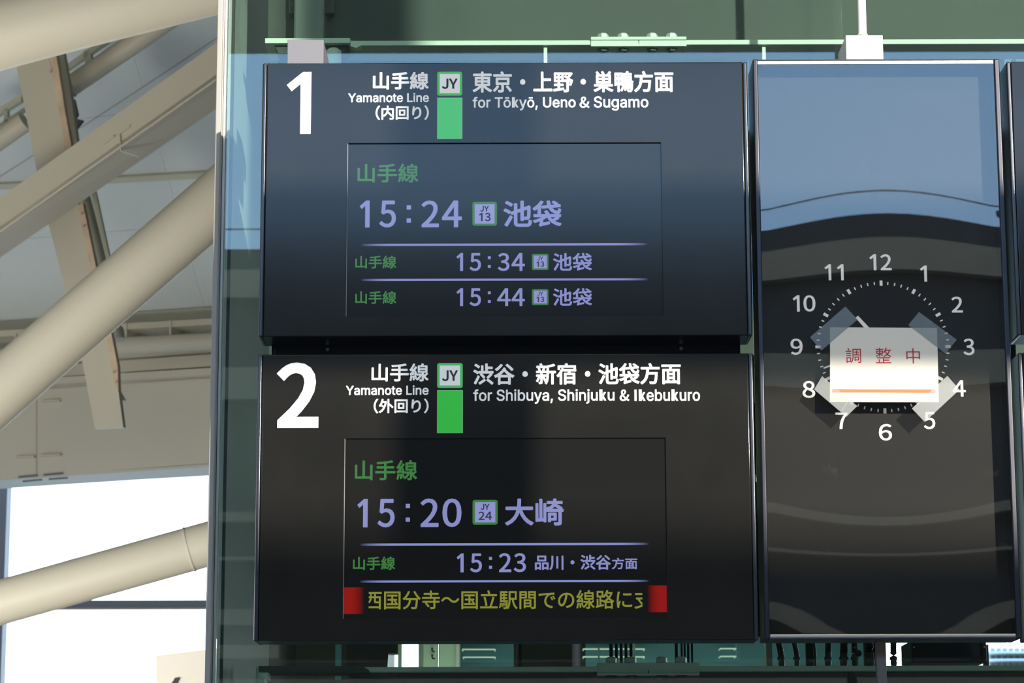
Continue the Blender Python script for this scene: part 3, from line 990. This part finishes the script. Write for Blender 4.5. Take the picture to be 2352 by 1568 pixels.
# hanging white notice board at the bottom
nb = thing('hanging_board', 'white hanging board with a dark slanted mark at the bottom edge', 'board', tuple(P(415, 1568, 18)))
obj('board', SL([(358, 1505), (520, 1485), (520, 1760), (358, 1780)], 18, 0.06), M['paper'], nb)
obj('slanted_mark', SL([(402, 1556), (414, 1555), (398, 1590), (380, 1590)], 17.99, 0.009), M['ink'], nb)

# ------------------------------------------------------------------ signs
YS = 9.6
TR = 0.0165   # width of the side trims
def sign_body(label, px_rect, name='departure_sign', xr=None):
    X0, X1, Z0, Z1 = rect_px(*px_rect, YS)
    if xr:
        X0, X1 = xr
    t = thing(name, label, 'sign', ((X0 + X1) / 2, YS + 0.1, Z0), 'black departure signs')
    obj('housing', B(X0 + 0.004, X1 - 0.004, YS + 0.014, YS + 0.20, Z0 + 0.002, Z1 - 0.002, bev=0.004), M['sign'], t)
    obj('side_trim', B(X0, X0 + TR, YS, YS + 0.19, Z0, Z1, bev=0.0055, seg=6), M['trim'], t, smooth=True, hard=True)
    obj('side_trim', B(X1 - TR, X1, YS, YS + 0.19, Z0, Z1, bev=0.0055, seg=6), M['trim'], t, smooth=True, hard=True)
    return t, X0, X1, Z0, Z1

def face_with_hole(X0, X1, Z0, Z1, hole, Y, th, parent):
    """face sheet built as four bars round the screen opening, one mesh"""
    bm = bmesh.new()
    hx0, hx1, hz0, hz1 = hole
    def ring(x0, x1, z0, z1, y):
        return [bm.verts.new((x, y, z)) for x, z in ((x0, z0), (x1, z0), (x1, z1), (x0, z1))]
    bv = 0.0045
    rings = [ring(X0, X1, Z0, Z1, Y + th)]
    for k in range(6):
        t_ = math.radians(90 * k / 5)
        ix, iy = bv * (1 - math.cos(t_)), bv * (1 - math.sin(t_))
        rings.append(ring(X0 + ix, X1 - ix, Z0 + ix, Z1 - ix, Y + iy))
    rings.append(ring(hx0 - 0.001, hx1 + 0.001, hz0 - 0.001, hz1 + 0.001, Y))
    rings.append(ring(hx0, hx1, hz0, hz1, Y + 0.001))
    rings.append(ring(hx0, hx1, hz0, hz1, Y + th))
    for a, b in zip(rings, rings[1:] + rings[:1]):
        for k in range(4):
            j = (k + 1) % 4
            bm.faces.new((a[k], a[j], b[j], b[k]))
    obj('edge_highlight', B(hx0 + 0.0003, hx0 + 0.0022, Y + 0.001, Y + 0.0088, hz0 + 0.0005, hz1 - 0.0005), M['trimlight'], parent)  # pale strip stands in for the sunlit left edge of the recess
    o_ = obj('face_panel', bm, M['face'], parent, smooth=True, hard=True)
    return o_

def fade_bar(name, px, Y, m_rgb, strength, parent, ends=(0.12, 0.12), axis_fade=True):
    X0, X1, Z0, Z1 = rect_px(*px, Y)
    key = name + '_%d' % len(bpy.data.materials)
    m = bpy.data.materials.new(key)
    m.use_nodes = True
    n = m.node_tree; n.nodes.clear()
    o = n.nodes.new('ShaderNodeOutputMaterial')
    em = n.nodes.new('ShaderNodeEmission'); em.inputs[0].default_value = (*m_rgb, 1); em.inputs[1].default_value = strength
    tr = n.nodes.new('ShaderNodeBsdfTransparent')
    mx = n.nodes.new('ShaderNodeMixShader')
    t = n.nodes.new('ShaderNodeTexCoord')
    s = n.nodes.new('ShaderNodeSeparateXYZ')
    n.links.new(t.outputs['Generated'], s.inputs[0])
    r = n.nodes.new('ShaderNodeValToRGB')
    el = r.color_ramp.elements
    el[0].position = 0; el[0].color = (0, 0, 0, 1)
    el[1].position = 1; el[1].color = (0, 0, 0, 1)
    if ends[0] is None:
        el[0].color = (1, 1, 1, 1)
        a = el.new(ends[1][0]); a.color = (1, 1, 1, 1)
    elif ends[1] is None:
        el[1].color = (1, 1, 1, 1)
        a = el.new(ends[0][0]); a.color = (1, 1, 1, 1)
    else:
        a = el.new(ends[0]); a.color = (1, 1, 1, 1)
        a = el.new(1 - ends[1]); a.color = (1, 1, 1, 1)
    n.links.new(s.outputs['X'], r.inputs[0])
    n.links.new(r.outputs[0], mx.inputs[0])
    n.links.new(tr.outputs[0], mx.inputs[1]); n.links.new(em.outputs[0], mx.inputs[2])
    n.links.new(mx.outputs[0], o.inputs[0])
    bm = B(X0, X1, Y - 0.0008, Y - 0.0002, Z0, Z1)
    return obj(name, bm, m, parent)

def badge(parent, outer, inner, jy, num, numrect, Y, green='greenframe', fill='white', ink='ink', d=0.9):
    X0, X1, Z0, Z1 = rect_px(*outer, Y)
    bm = bmesh.new(); rounded(bm, X0, X1, Z0, Z1, Y - 0.0010, 0.001, (X1 - X0) * 0.09)
    fr = obj('line_badge', bm, M[green], parent)
    X0, X1, Z0, Z1 = rect_px(*inner, Y)
    par = fr if parent.parent is None else parent
    obj('badge_plate', B(X0, X1, Y - 0.0018, Y - 0.0010, Z0, Z1), M[fill], par)
    text('badge_letters', 'JY', jy, Y - 0.0018, M[ink], par, d=d)
    if num:
        digits('badge_number', num, numrect[0], numrect[1], Y - 0.0018, M[ink], par, d=0.5)

YSC = YS + 0.009   # screen plane (recessed)
def colon(px, parent, Y, m='lav'):
    X0, X1, Z0, Z1 = rect_px(*px, Y)
    wd = X1 - X0
    obj('colon_dot', B(X0, X1, Y - 0.0009, Y - 0.0002, Z0, Z0 + wd), M[m], parent)
    obj('colon_dot', B(X0, X1, Y - 0.0009, Y - 0.0002, Z1 - wd, Z1), M[m], parent)

def clock_time(parent, a, ya, rc, b, yb, d):
    digits('time_digits', a, ya[0], ya[1], YSC, M['lav'], parent, d=d)
    colon(rc, parent, YSC)
    digits('time_digits', b, yb[0], yb[1], YSC, M['lav'], parent, d=d)

# --- sign 1
s1, X0, X1, Z0, Z1 = sign_body('upper black departure sign headed by a large white number 1', (598.5, 143.5, 1722, 771.5))
hole = rect_px(796, 328, 1520.5, 725, YS)
face_with_hole(X0 + TR + 0.001, X1 - TR - 0.001, Z0, Z1, hole, YS, 0.010, s1)
scr = obj('display_screen', B(hole[0] - 0.01, hole[1] + 0.01, YSC, YSC + 0.03, hole[2] - 0.01, hole[3] + 0.01), M['screen'], s1)
digits('platform_number', [('1', 658.2, 714.6)], 165.2, 307.5, YS, M['white'], s1)
text('line_name', '山手線', (856.5, 165, 984.7, 205.9), YS, M['white'], s1, d=1.3)
text('line_name_english', 'Yamanote Line', (799.5, 213.4, 985.3, 234.8), YS, M['white'], s1, font='inter', d=0.65)
text('line_direction', '（内回り）', (862.6, 242, 985, 275.6), YS, M['white'], s1, d=0.9)
badge(s1, (1004.2, 164.7, 1061.6, 219.9), (1010, 170, 1055.9, 214.2), (1015, 180.6, 1050.7, 204.2), None, None, YS)
obj('line_colour_edge', BP(1004.2, 224.4, 1062, 319, YS - 0.0010, 0.001), M['greenedge'], s1)
obj('line_colour_bar', BP(1005.0, 225.3, 1061.1, 318, YS - 0.0016, 0.001), M['green'], s1)
text('destination_text', '東京・上野・巣鴨方面', (1085.3, 163.2, 1546.8, 212.3), YS, M['white'], s1, d=1.3)
words('destination_english', [('for Tōkyō, Ueno', 'inter', (1085.3, 222, 1322.3, 253.6)), ('&', 'cjk', (1331, 221.8, 1353.8, 247.8)), ('Sugamo', 'inter', (1364, 220.8, 1489.2, 254.2))], YS, M['white'], s1, d=0.65)
text('service_name', '山手線', (821, 375.8, 961.2, 419.5), YSC, M['scrgreen'], scr, d=1.0)
clock_time(scr, [('1', 826, 849), ('5', 871.3, 909.6)], (460.3, 522.5), (934, 471.5, 944, 511.3), [('2', 968, 1008.3), ('4', 1015, 1061)], (460.3, 522), 1.4)
badge(scr, (1085, 463.5, 1141.4, 518.3), (1090.4, 469, 1136, 513.6), (1102.9, 472.5, 1122.9, 485.9), [('1', 1100.2, 1108.6), ('3', 1113.6, 1127)], (488.6, 507.9), YSC, 'scrgreen', 'lavbright', 'scrink', d=0.5)
text('destination', '池袋', (1156, 460.3, 1290, 520.9), YSC, M['lav'], scr, d=1.7)
fade_bar('divider_line', (828, 559, 1488, 564), YSC, (0.28, 0.30, 0.64), 0.9, scr)
for (yn0, yn1), tm, (yt0, yt1), (yc0, yc1), x2, (yb0, yb1), (yi0, yi1), (yj0, yj1), (ym0, ym1) in (
        ((587, 616.6), [('3', 1143.3, 1170.2), ('4', 1174.8, 1205.5)], (580.8, 622.3), (588.5, 615), 1143.3, (583.2, 619.8), (587, 616), (588.8, 598), (600.2, 612.7)),
        ((668.2, 697.9), [('4', 1141.7, 1172.8), ('4', 1174.8, 1205.5)], (661.8, 702.7), (669, 695.5), 1141.7, (663.8, 700.6), (667.6, 696.8), (669.8, 679), (681, 693.6))):
    text('service_name', '山手線', (816, yn0, 910.3, yn1), YSC, M['scrgreen'], scr, d=0.7)
    clock_time(scr, [('1', 1048.3, 1063.6), ('5', 1078.6, 1104.7)], (yt0, yt1), (1120.6, yc0, 1127.2, yc1), tm, (yt0, yt1), 0.9)
    badge(scr, (1221.8, yb0, 1259.8, yb1), (1226, yi0, 1255.8, yi1), (1234, yj0, 1247.5, yj1), [('1', 1232, 1238.2), ('3', 1242, 1250)], (ym0, ym1), YSC, 'scrgreen', 'lavbright', 'scrink', d=0.3)
    text('destination', '池袋', (1270, yt0, 1359.6, yt1 - 0.8), YSC, M['lav'], scr, d=0.9)
fade_bar('divider_line', (828, 639.7, 1490, 644.4), YSC, (0.28, 0.30, 0.64), 0.9, scr)

# --- sign 2
s2, X0, X1, Z0, Z1 = sign_body('lower black departure sign headed by a large white number 2', (586, 812.2, 1736, 1470.2), xr=(X0, X1))
hole = rect_px(789.5, 1005.8, 1531.5, 1419.5, YS)
face_with_hole(X0 + TR + 0.001, X1 - TR - 0.001, Z0, Z1, hole, YS, 0.010, s2)
scr = obj('display_screen', B(hole[0] - 0.01, hole[1] + 0.01, YSC, YSC + 0.03, hole[2] - 0.01, hole[3] + 0.01), M['screen'], s2)
text('platform_number', '2', (634.8, 832.2, 732, 982.5), YS, M['white'], s2, off=0.026)
text('line_name', '山手線', (853.3, 834.4, 984.5, 875.9), YS, M['white'], s2, d=1.0)
text('line_name_english', 'Yamanote Line', (794.3, 884.8, 984.5, 907), YS, M['white'], s2, font='inter', d=0.65)
text('line_direction', '（外回り）', (858.2, 915, 984.5, 949.1), YS, M['white'], s2, d=0.9)
badge(s2, (1004.1, 833.6, 1062.9, 891), (1010, 839.4, 1056.8, 885), (1015.3, 850, 1051.7, 875.1), None, None, YS)
obj('line_colour_edge', BP(1004.1, 895.9, 1063, 994.1, YS - 0.0010, 0.001), M['greenedge'], s2)
obj('line_colour_bar', BP(1004.9, 896.8, 1062.1, 993.2, YS - 0.0016, 0.001), M['green'], s2)
text('destination_text', '渋谷・新宿・池袋方面', (1086.8, 833.6, 1563.9, 883.1), YS, M['white'], s2, d=1.3)
words('destination_english', [('for Shibuya, Shinjuku', 'inter', (1086.8, 893.2, 1411.4, 927.1)), ('&', 'cjk', (1423.1, 894.2, 1445.4, 920.8)), ('Ikebukuro', 'inter', (1457, 893.7, 1607.9, 920.8))], YS, M['white'], s2, d=0.65)
text('service_name', '山手線', (815, 1056.5, 958.4, 1102.8), YSC, M['scrgreen'], scr, d=1.0)
clock_time(scr, [('1', 820.4, 844.6), ('5', 867.2, 906.7)], (1145.4, 1210.7), (931.9, 1156.7, 941.6, 1197.8), [('2', 965.8, 1007.5), ('0', 1016, 1060.2)], (1144.5, 1210), 1.4)
badge(scr, (1085.4, 1147.7, 1143.2, 1204.5), (1090.9, 1152.8, 1137.7, 1199.4), (1103.8, 1156.7, 1124.1, 1170.6), [('2', 1099.3, 1113), ('4', 1114.5, 1130)], (1174.5, 1193.9), YSC, 'scrgreen', 'lavbright', 'scrink', d=0.5)
text('destination', '大崎', (1159.7, 1144.4, 1294.7, 1206.8), YSC, M['lav'], scr, d=1.6)
fade_bar('divider_line', (826, 1247, 1491, 1252), YSC, (0.26, 0.30, 0.64), 0.9, scr)
text('service_name', '山手線', (810.7, 1277.9, 907.6, 1308.6), YSC, M['scrgreen'], scr, d=0.7)
clock_time(scr, [('1', 1048.8, 1065), ('5', 1079.9, 1107)], (1270.5, 1314), (1123.2, 1278.5, 1130.2, 1306), [('2', 1146, 1174.3), ('3', 1180, 1208.2)], (1269.8, 1313.6), 0.9)
text('destination', '品川・渋谷', (1228.5, 1273.7, 1403, 1308.6), YSC, M['lav'], scr, d=0.9)
text('destination', '方面', (1405.3, 1280.5, 1464, 1307), YSC, M['lav'], scr, d=0.6)
fade_bar('divider_line', (826, 1332, 1491, 1336.8), YSC, (0.26, 0.30, 0.64), 0.9, scr)
fade_bar('red_ticker_end', (789.5, 1348.3, 836, 1409.5), YSC, (0.27, 0.012, 0.010), 0.95, scr, ends=(None, (0.30,)))
fade_bar('red_ticker_end', (1487, 1344, 1531.5, 1405.5), YSC, (0.27, 0.012, 0.010), 0.95, scr, ends=((0.70,), None))
cx0, cx1 = P(846.9, 1376, YSC).x, P(1475.4, 1376, YSC).x
text('ticker_text', '西国分寺～国立駅間での線路に支', (836.5, 1355.0, 1499.3, 1398.6), YSC, M['scryellow'], scr, d=0.6, clip=(cx0, cx1))

# --- partial signs beyond the clock
xr0 = P(2324, 455, YS).x
for lab, y0, y1 in (('upper unlettered black sign at the right picture edge', 140, 768), ('lower black sign at the right picture edge, below the other one', 808, 1466)):
    X0_, X1_, Z0_, Z1_ = rect_px(2324, y0, 3450, y1, YS)
    t, a, b, c, d_ = sign_body(lab, (2324, y0, 3450, y1), xr=(xr0, xr0 + 1.79))
    obj('face_panel', B(a + TR + 0.001, b - TR - 0.001, YS, YS + 0.010, c, d_, bev=0.002), M['face'], t)

# backing rack between and behind the signs
t = thing('mounting_rack', 'black mounting rack with two screws filling the slot between the two signs', 'rack', (X0 + 0.9, YS + 0.3, P(1176, 830, YS + 0.205).z))
YR = YS + 0.205
a, b, c, d_ = rect_px(624, 730, 1700, 850, YR)
obj('backing_channel', B(a, b, YR, YR + 0.14, c, d_), M['sign'], t)
a, b, c, d_ = rect_px(631, 793, 1695, 808.5, YR - 0.006)
obj('lower_strip', B(a, b, YR - 0.006, YR, c - 0.01, d_, bev=0.001), M['sign'], t)
for x, y in ((752, 802), (1564.5, 800)):
    q = P(x, y, YR - 0.008)
    bm = bmesh.new(); cyl(bm, (q.x, YR - 0.009, q.z), (q.x, YR - 0.005, q.z), 0.0062, seg=20)
    sc_ = obj('screw', bm, M['rail'], t)
    bm = bmesh.new(); box(bm, q.x - 0.0035, q.x + 0.0035, YR - 0.0096, YR - 0.0088, q.z - 0.0007, q.z + 0.0007); box(bm, q.x - 0.0007, q.x + 0.0007, YR - 0.0096, YR - 0.0088, q.z - 0.0035, q.z + 0.0035)
    obj('screw_slot', bm, M['dark'], sc_)
# upright rails behind the sign stack that hold it to the floor
for xx in (X0 + 0.16, X1 - 0.16):
    obj('upright_rail', B(xx - 0.05, xx + 0.05, YS + 0.21, YS + 0.29, P(1176, 1440, YS + 0.2).z, P(1176, 200, YS + 0.2).z), M['sign'], t)

# mounts
q = thing('sign_mount', 'plain grey square mounting box on top of the first sign', 'mount', tuple(P(701, 145, YS + 0.12)))
obj('box', BP(660, 91, 743, 160, YS + 0.10, 0.30, bev=0.002), M['greybox'], q)
obj('anchor_arm', BP(676, 100, 728, 150, YS + 0.39, 0.2), M['greybox'], q)

pm = thing('clock_pole', 'cream round pole and square mounting box rising from the top of the clock', 'pole', tuple(P(1985, 135, YS + 0.2)))
obj('mount_box', BP(1943.5, 81, 2028.5, 150, YS + 0.12, 0.24, bev=0.002), M['pole'], pm)
a = P(1981, 82, YS + 0.24); 
bm = bmesh.new(); cyl(bm, (a.x, YS + 0.24, a.z - 0.01), (a.x, YS + 0.24, ZR), 0.0168, seg=32)
obj('pole', bm, M['pole'], pm, smooth=True)
bm = bmesh.new(); cyl(bm, (a.x, YS + 0.24, a.z), (a.x, YS + 0.24, a.z + 0.004), 0.021, seg=32)
obj('pole_collar', bm, M['pole'], pm)
X0_, X1_, Z0_, Z1_ = rect_px(2013, 1440, 2035, 1530, YS + 0.16)
tag(obj('square_pole', B(X0_, X1_, YS + 0.16, YS + 0.20, 0, Z1_, bev=0.002), M['brownpole']), 'taupe square pole descending below the middle of the clock', 'pole')

# ------------------------------------------------------------------ clock
CX0, CX1, CZ0, CZ1 = rect_px(1742.8, 135, 2321.8, 1466.5, YS)
DY = 0.10
ck = thing('wall_clock', 'tall black clock panel with white numerals and a glossy bowed cover', 'clock', ((CX0 + CX1) / 2, YS + 0.1, CZ0))
FW = 0.019
obj('side_frame', B(CX0, CX0 + FW, YS, YS + 0.20, CZ0, CZ1, bev=0.005, seg=6), M['clocktrim'], ck, smooth=True, hard=True)
obj('side_frame', B(CX1 - FW - 0.002, CX1, YS, YS + 0.20, CZ0, CZ1, bev=0.005, seg=6), M['clocktrim'], ck, smooth=True, hard=True)
obj('top_rail', B(CX0 + FW, CX1 - FW - 0.002, YS + 0.003, YS + 0.20, CZ1 - 0.004, CZ1, bev=0.001), M['trim'], ck)
obj('top_inner_rail', B(CX0 + FW, CX1 - FW - 0.002, YS + 0.008, YS + 0.022, CZ1 - 0.018, CZ1 - 0.004, bev=0.001), M['rail'], ck)
obj('bottom_rail', B(CX0 + FW, CX1 - FW - 0.002, YS + 0.003, YS + 0.20, CZ0, CZ0 + 0.006, bev=0.001), M['trim'], ck)
obj('bottom_inner_rail', B(CX0 + FW, CX1 - FW - 0.002, YS + 0.006, YS + 0.022, CZ0 + 0.006, CZ0 + 0.018, bev=0.003), M['rail'], ck)
obj('back_panel', B(CX0 + FW, CX1 - FW - 0.002, YS + DY, YS + 0.195, CZ0 + 0.006, CZ1 - 0.004), M['dial'], ck)
# cover: acrylic sheet that bows slightly inwards
YCV = YS + 0.010
bm = bmesh.new()
NX, NZ = 30, 60
gx0, gx1, gz0, gz1 = CX0 + FW, CX1 - FW - 0.002, CZ0 + 0.014, CZ1 - 0.014
W_, H_ = gx1 - gx0, gz1 - gz0
grid = []
for iz in range(NZ + 1):
    row = []
    for ix in range(NX + 1):
        u, v = ix / NX, iz / NZ
        dip = 0.0045 * math.sin(math.pi * u) * math.sin(math.pi * v)
        dip += 0.0012 * math.sin(math.pi * u) * math.exp(-((v - 0.04) / 0.09) ** 2)
        row.append(bm.verts.new((gx0 + u * W_, YCV + dip, gz0 + v * H_)))
    grid.append(row)
for iz in range(NZ):
    for ix in range(NX):
        bm.faces.new((grid[iz][ix], grid[iz][ix + 1], grid[iz + 1][ix + 1], grid[iz + 1][ix]))
bmesh.ops.solidify(bm, geom=bm.faces[:], thickness=0.004)
obj('cover', bm, M['cover'], ck, smooth=True)

YD = YS + DY
CC = P(2028, 796, YD)
R0 = 152 * YD / F_PX
nums = {'12': (1996.6, 583.9, 2047.6, 620.6), '1': (2113, 610, 2128.9, 646.7), '2': (2185.3, 681, 2211, 717.8), '3': (2212.4, 777.4, 2238, 815.7),
        '4': (2188, 873, 2218, 910.6), '5': (2121.6, 945.7, 2148, 985.6), '6': (2018.3, 973.5, 2048.6, 1011.7), '7': (1919, 946.7, 1947, 985),
        '8': (1843, 874.6, 1872.3, 913.8), '9': (1815.5, 777.4, 1843.6, 815), '10': (1820.6, 678, 1873, 715.6), '11': (1893.7, 606.9, 1937.6, 643.8)}
split = {'10': [('1', 1820.6, 1836.6), ('0', 1845.2, 1873)], '11': [('1', 1893.7, 1909), ('1', 1922.3, 1937.6)], '12': [('1', 1996.6, 2012.6), ('2', 2022.1, 2047.6)]}
for k, r in nums.items():
    digits('numeral', split.get(k, [(k, r[0], r[2])]), r[1], r[3], YD, M['clockwhite'], ck, d=0.75, sw=0.38, th=0.002)
for i in range(60):
    an = math.radians(6 * i)
    hr = i % 5 == 0
    hw, hl = (0.0054, 0.0098) if hr else (0.0021, 0.0056)
    bm = bmesh.new()
    box(bm, -hw, hw, -0.002, 0.0, R0 - hl, R0 + hl)
    bmesh.ops.transform(bm, matrix=Matrix.Translation((CC.x, YD, CC.z)) @ Matrix.Rotation(an, 4, 'Y'), verts=bm.verts[:])
    obj('hour_mark' if hr else 'minute_mark', bm, M['clockwhite'], ck)
def hand(name, tip, w0, w1, yo, tail=0.0):
    t = P(*tip, YD - yo)
    c = Vector((CC.x, YD - yo, CC.z))
    d = (t - c); d.y = 0
    n = Vector((d.z, 0, -d.x)).normalized()
    c2 = c - d.normalized() * tail
    bm = bmesh.new()
    prism(bm, [c2 - n * w0, c2 + n * w0, t + n * w1, t - n * w1], Vector((0, 0.003, 0)))
    obj(name, bm, M['clockwhite'], ck)
hand('hour_hand', (1968, 727), 0.010, 0.0060, 0.012, 0.03)
hand('minute_hand', (1892, 845), 0.008, 0.0028, 0.020, 0.03)
hand('second_hand', (1934, 942), 0.004, 0.0020, 0.028, 0.05)
bm = bmesh.new(); cyl(bm, (CC.x, YD - 0.032, CC.z), (CC.x, YD, CC.z), 0.014, seg=24)
obj('hub', bm, M['clockwhite'], ck)

# paper notice taped to the cover
YP = YS + 0.002
nt_ = thing('paper_notice', 'white paper notice with red characters and an orange bar taped over the clock dial', 'notice', tuple(P(2030, 923, YP)))
bm = SL([(1906.7, 751.3), (2152.2, 752.9), (2156.6, 923.2), (1906.2, 922.8)], YP, 0.0012)
obj('sheet', bm, M['paper'], nt_)
obj('correction_strip', SL([(1934.5, 849), (2122, 850.5), (2124, 868), (1933.5, 866.5)], YP - 0.0004, 0.0004), M['paperpatch'], nt_)
obj('orange_bar', SL([(1911.5, 893.1), (2148.4, 894), (2148.9, 901.9), (1911.7, 901.0)], YP - 0.0006, 0.0005), M['orange'], nt_)
for ch, r in (('調', (1942.4, 799, 1977.7, 833.5)), ('整', (2011, 798.4, 2047, 834)), ('中', (2081.7, 799.7, 2113, 834.8))):
    text('red_character', ch, r, YP, M['red'], nt_, th=0.0005, d=0.0)

def tpx(c):
    return [(1740 + x / 3.137, 560 + y / 3.137) for x, y in c]
for cs, lb in (([(633, 450), (720, 545), (460, 768), (378, 672)], 'strip of clear tape at the top left corner of the notice'),
        ([(1163, 490), (1435, 690), (1355, 790), (1085, 585)], 'strip of clear tape at the top right corner of the notice'),
        ([(465, 952), (718, 1168), (640, 1245), (408, 1048)], 'strip of clear tape at the bottom left corner of the notice beside numeral 8'),
        ([(1368, 950), (1455, 1050), (1205, 1282), (1112, 1185)], 'strip of clear tape at the bottom right corner of the notice beside numeral 4')):
    tag(obj('tape', SL(tpx(cs), YP - 0.0012, 0.0004), M['tape']), lb, 'tape', 'tape strips on the notice')

# fill lights are added further up
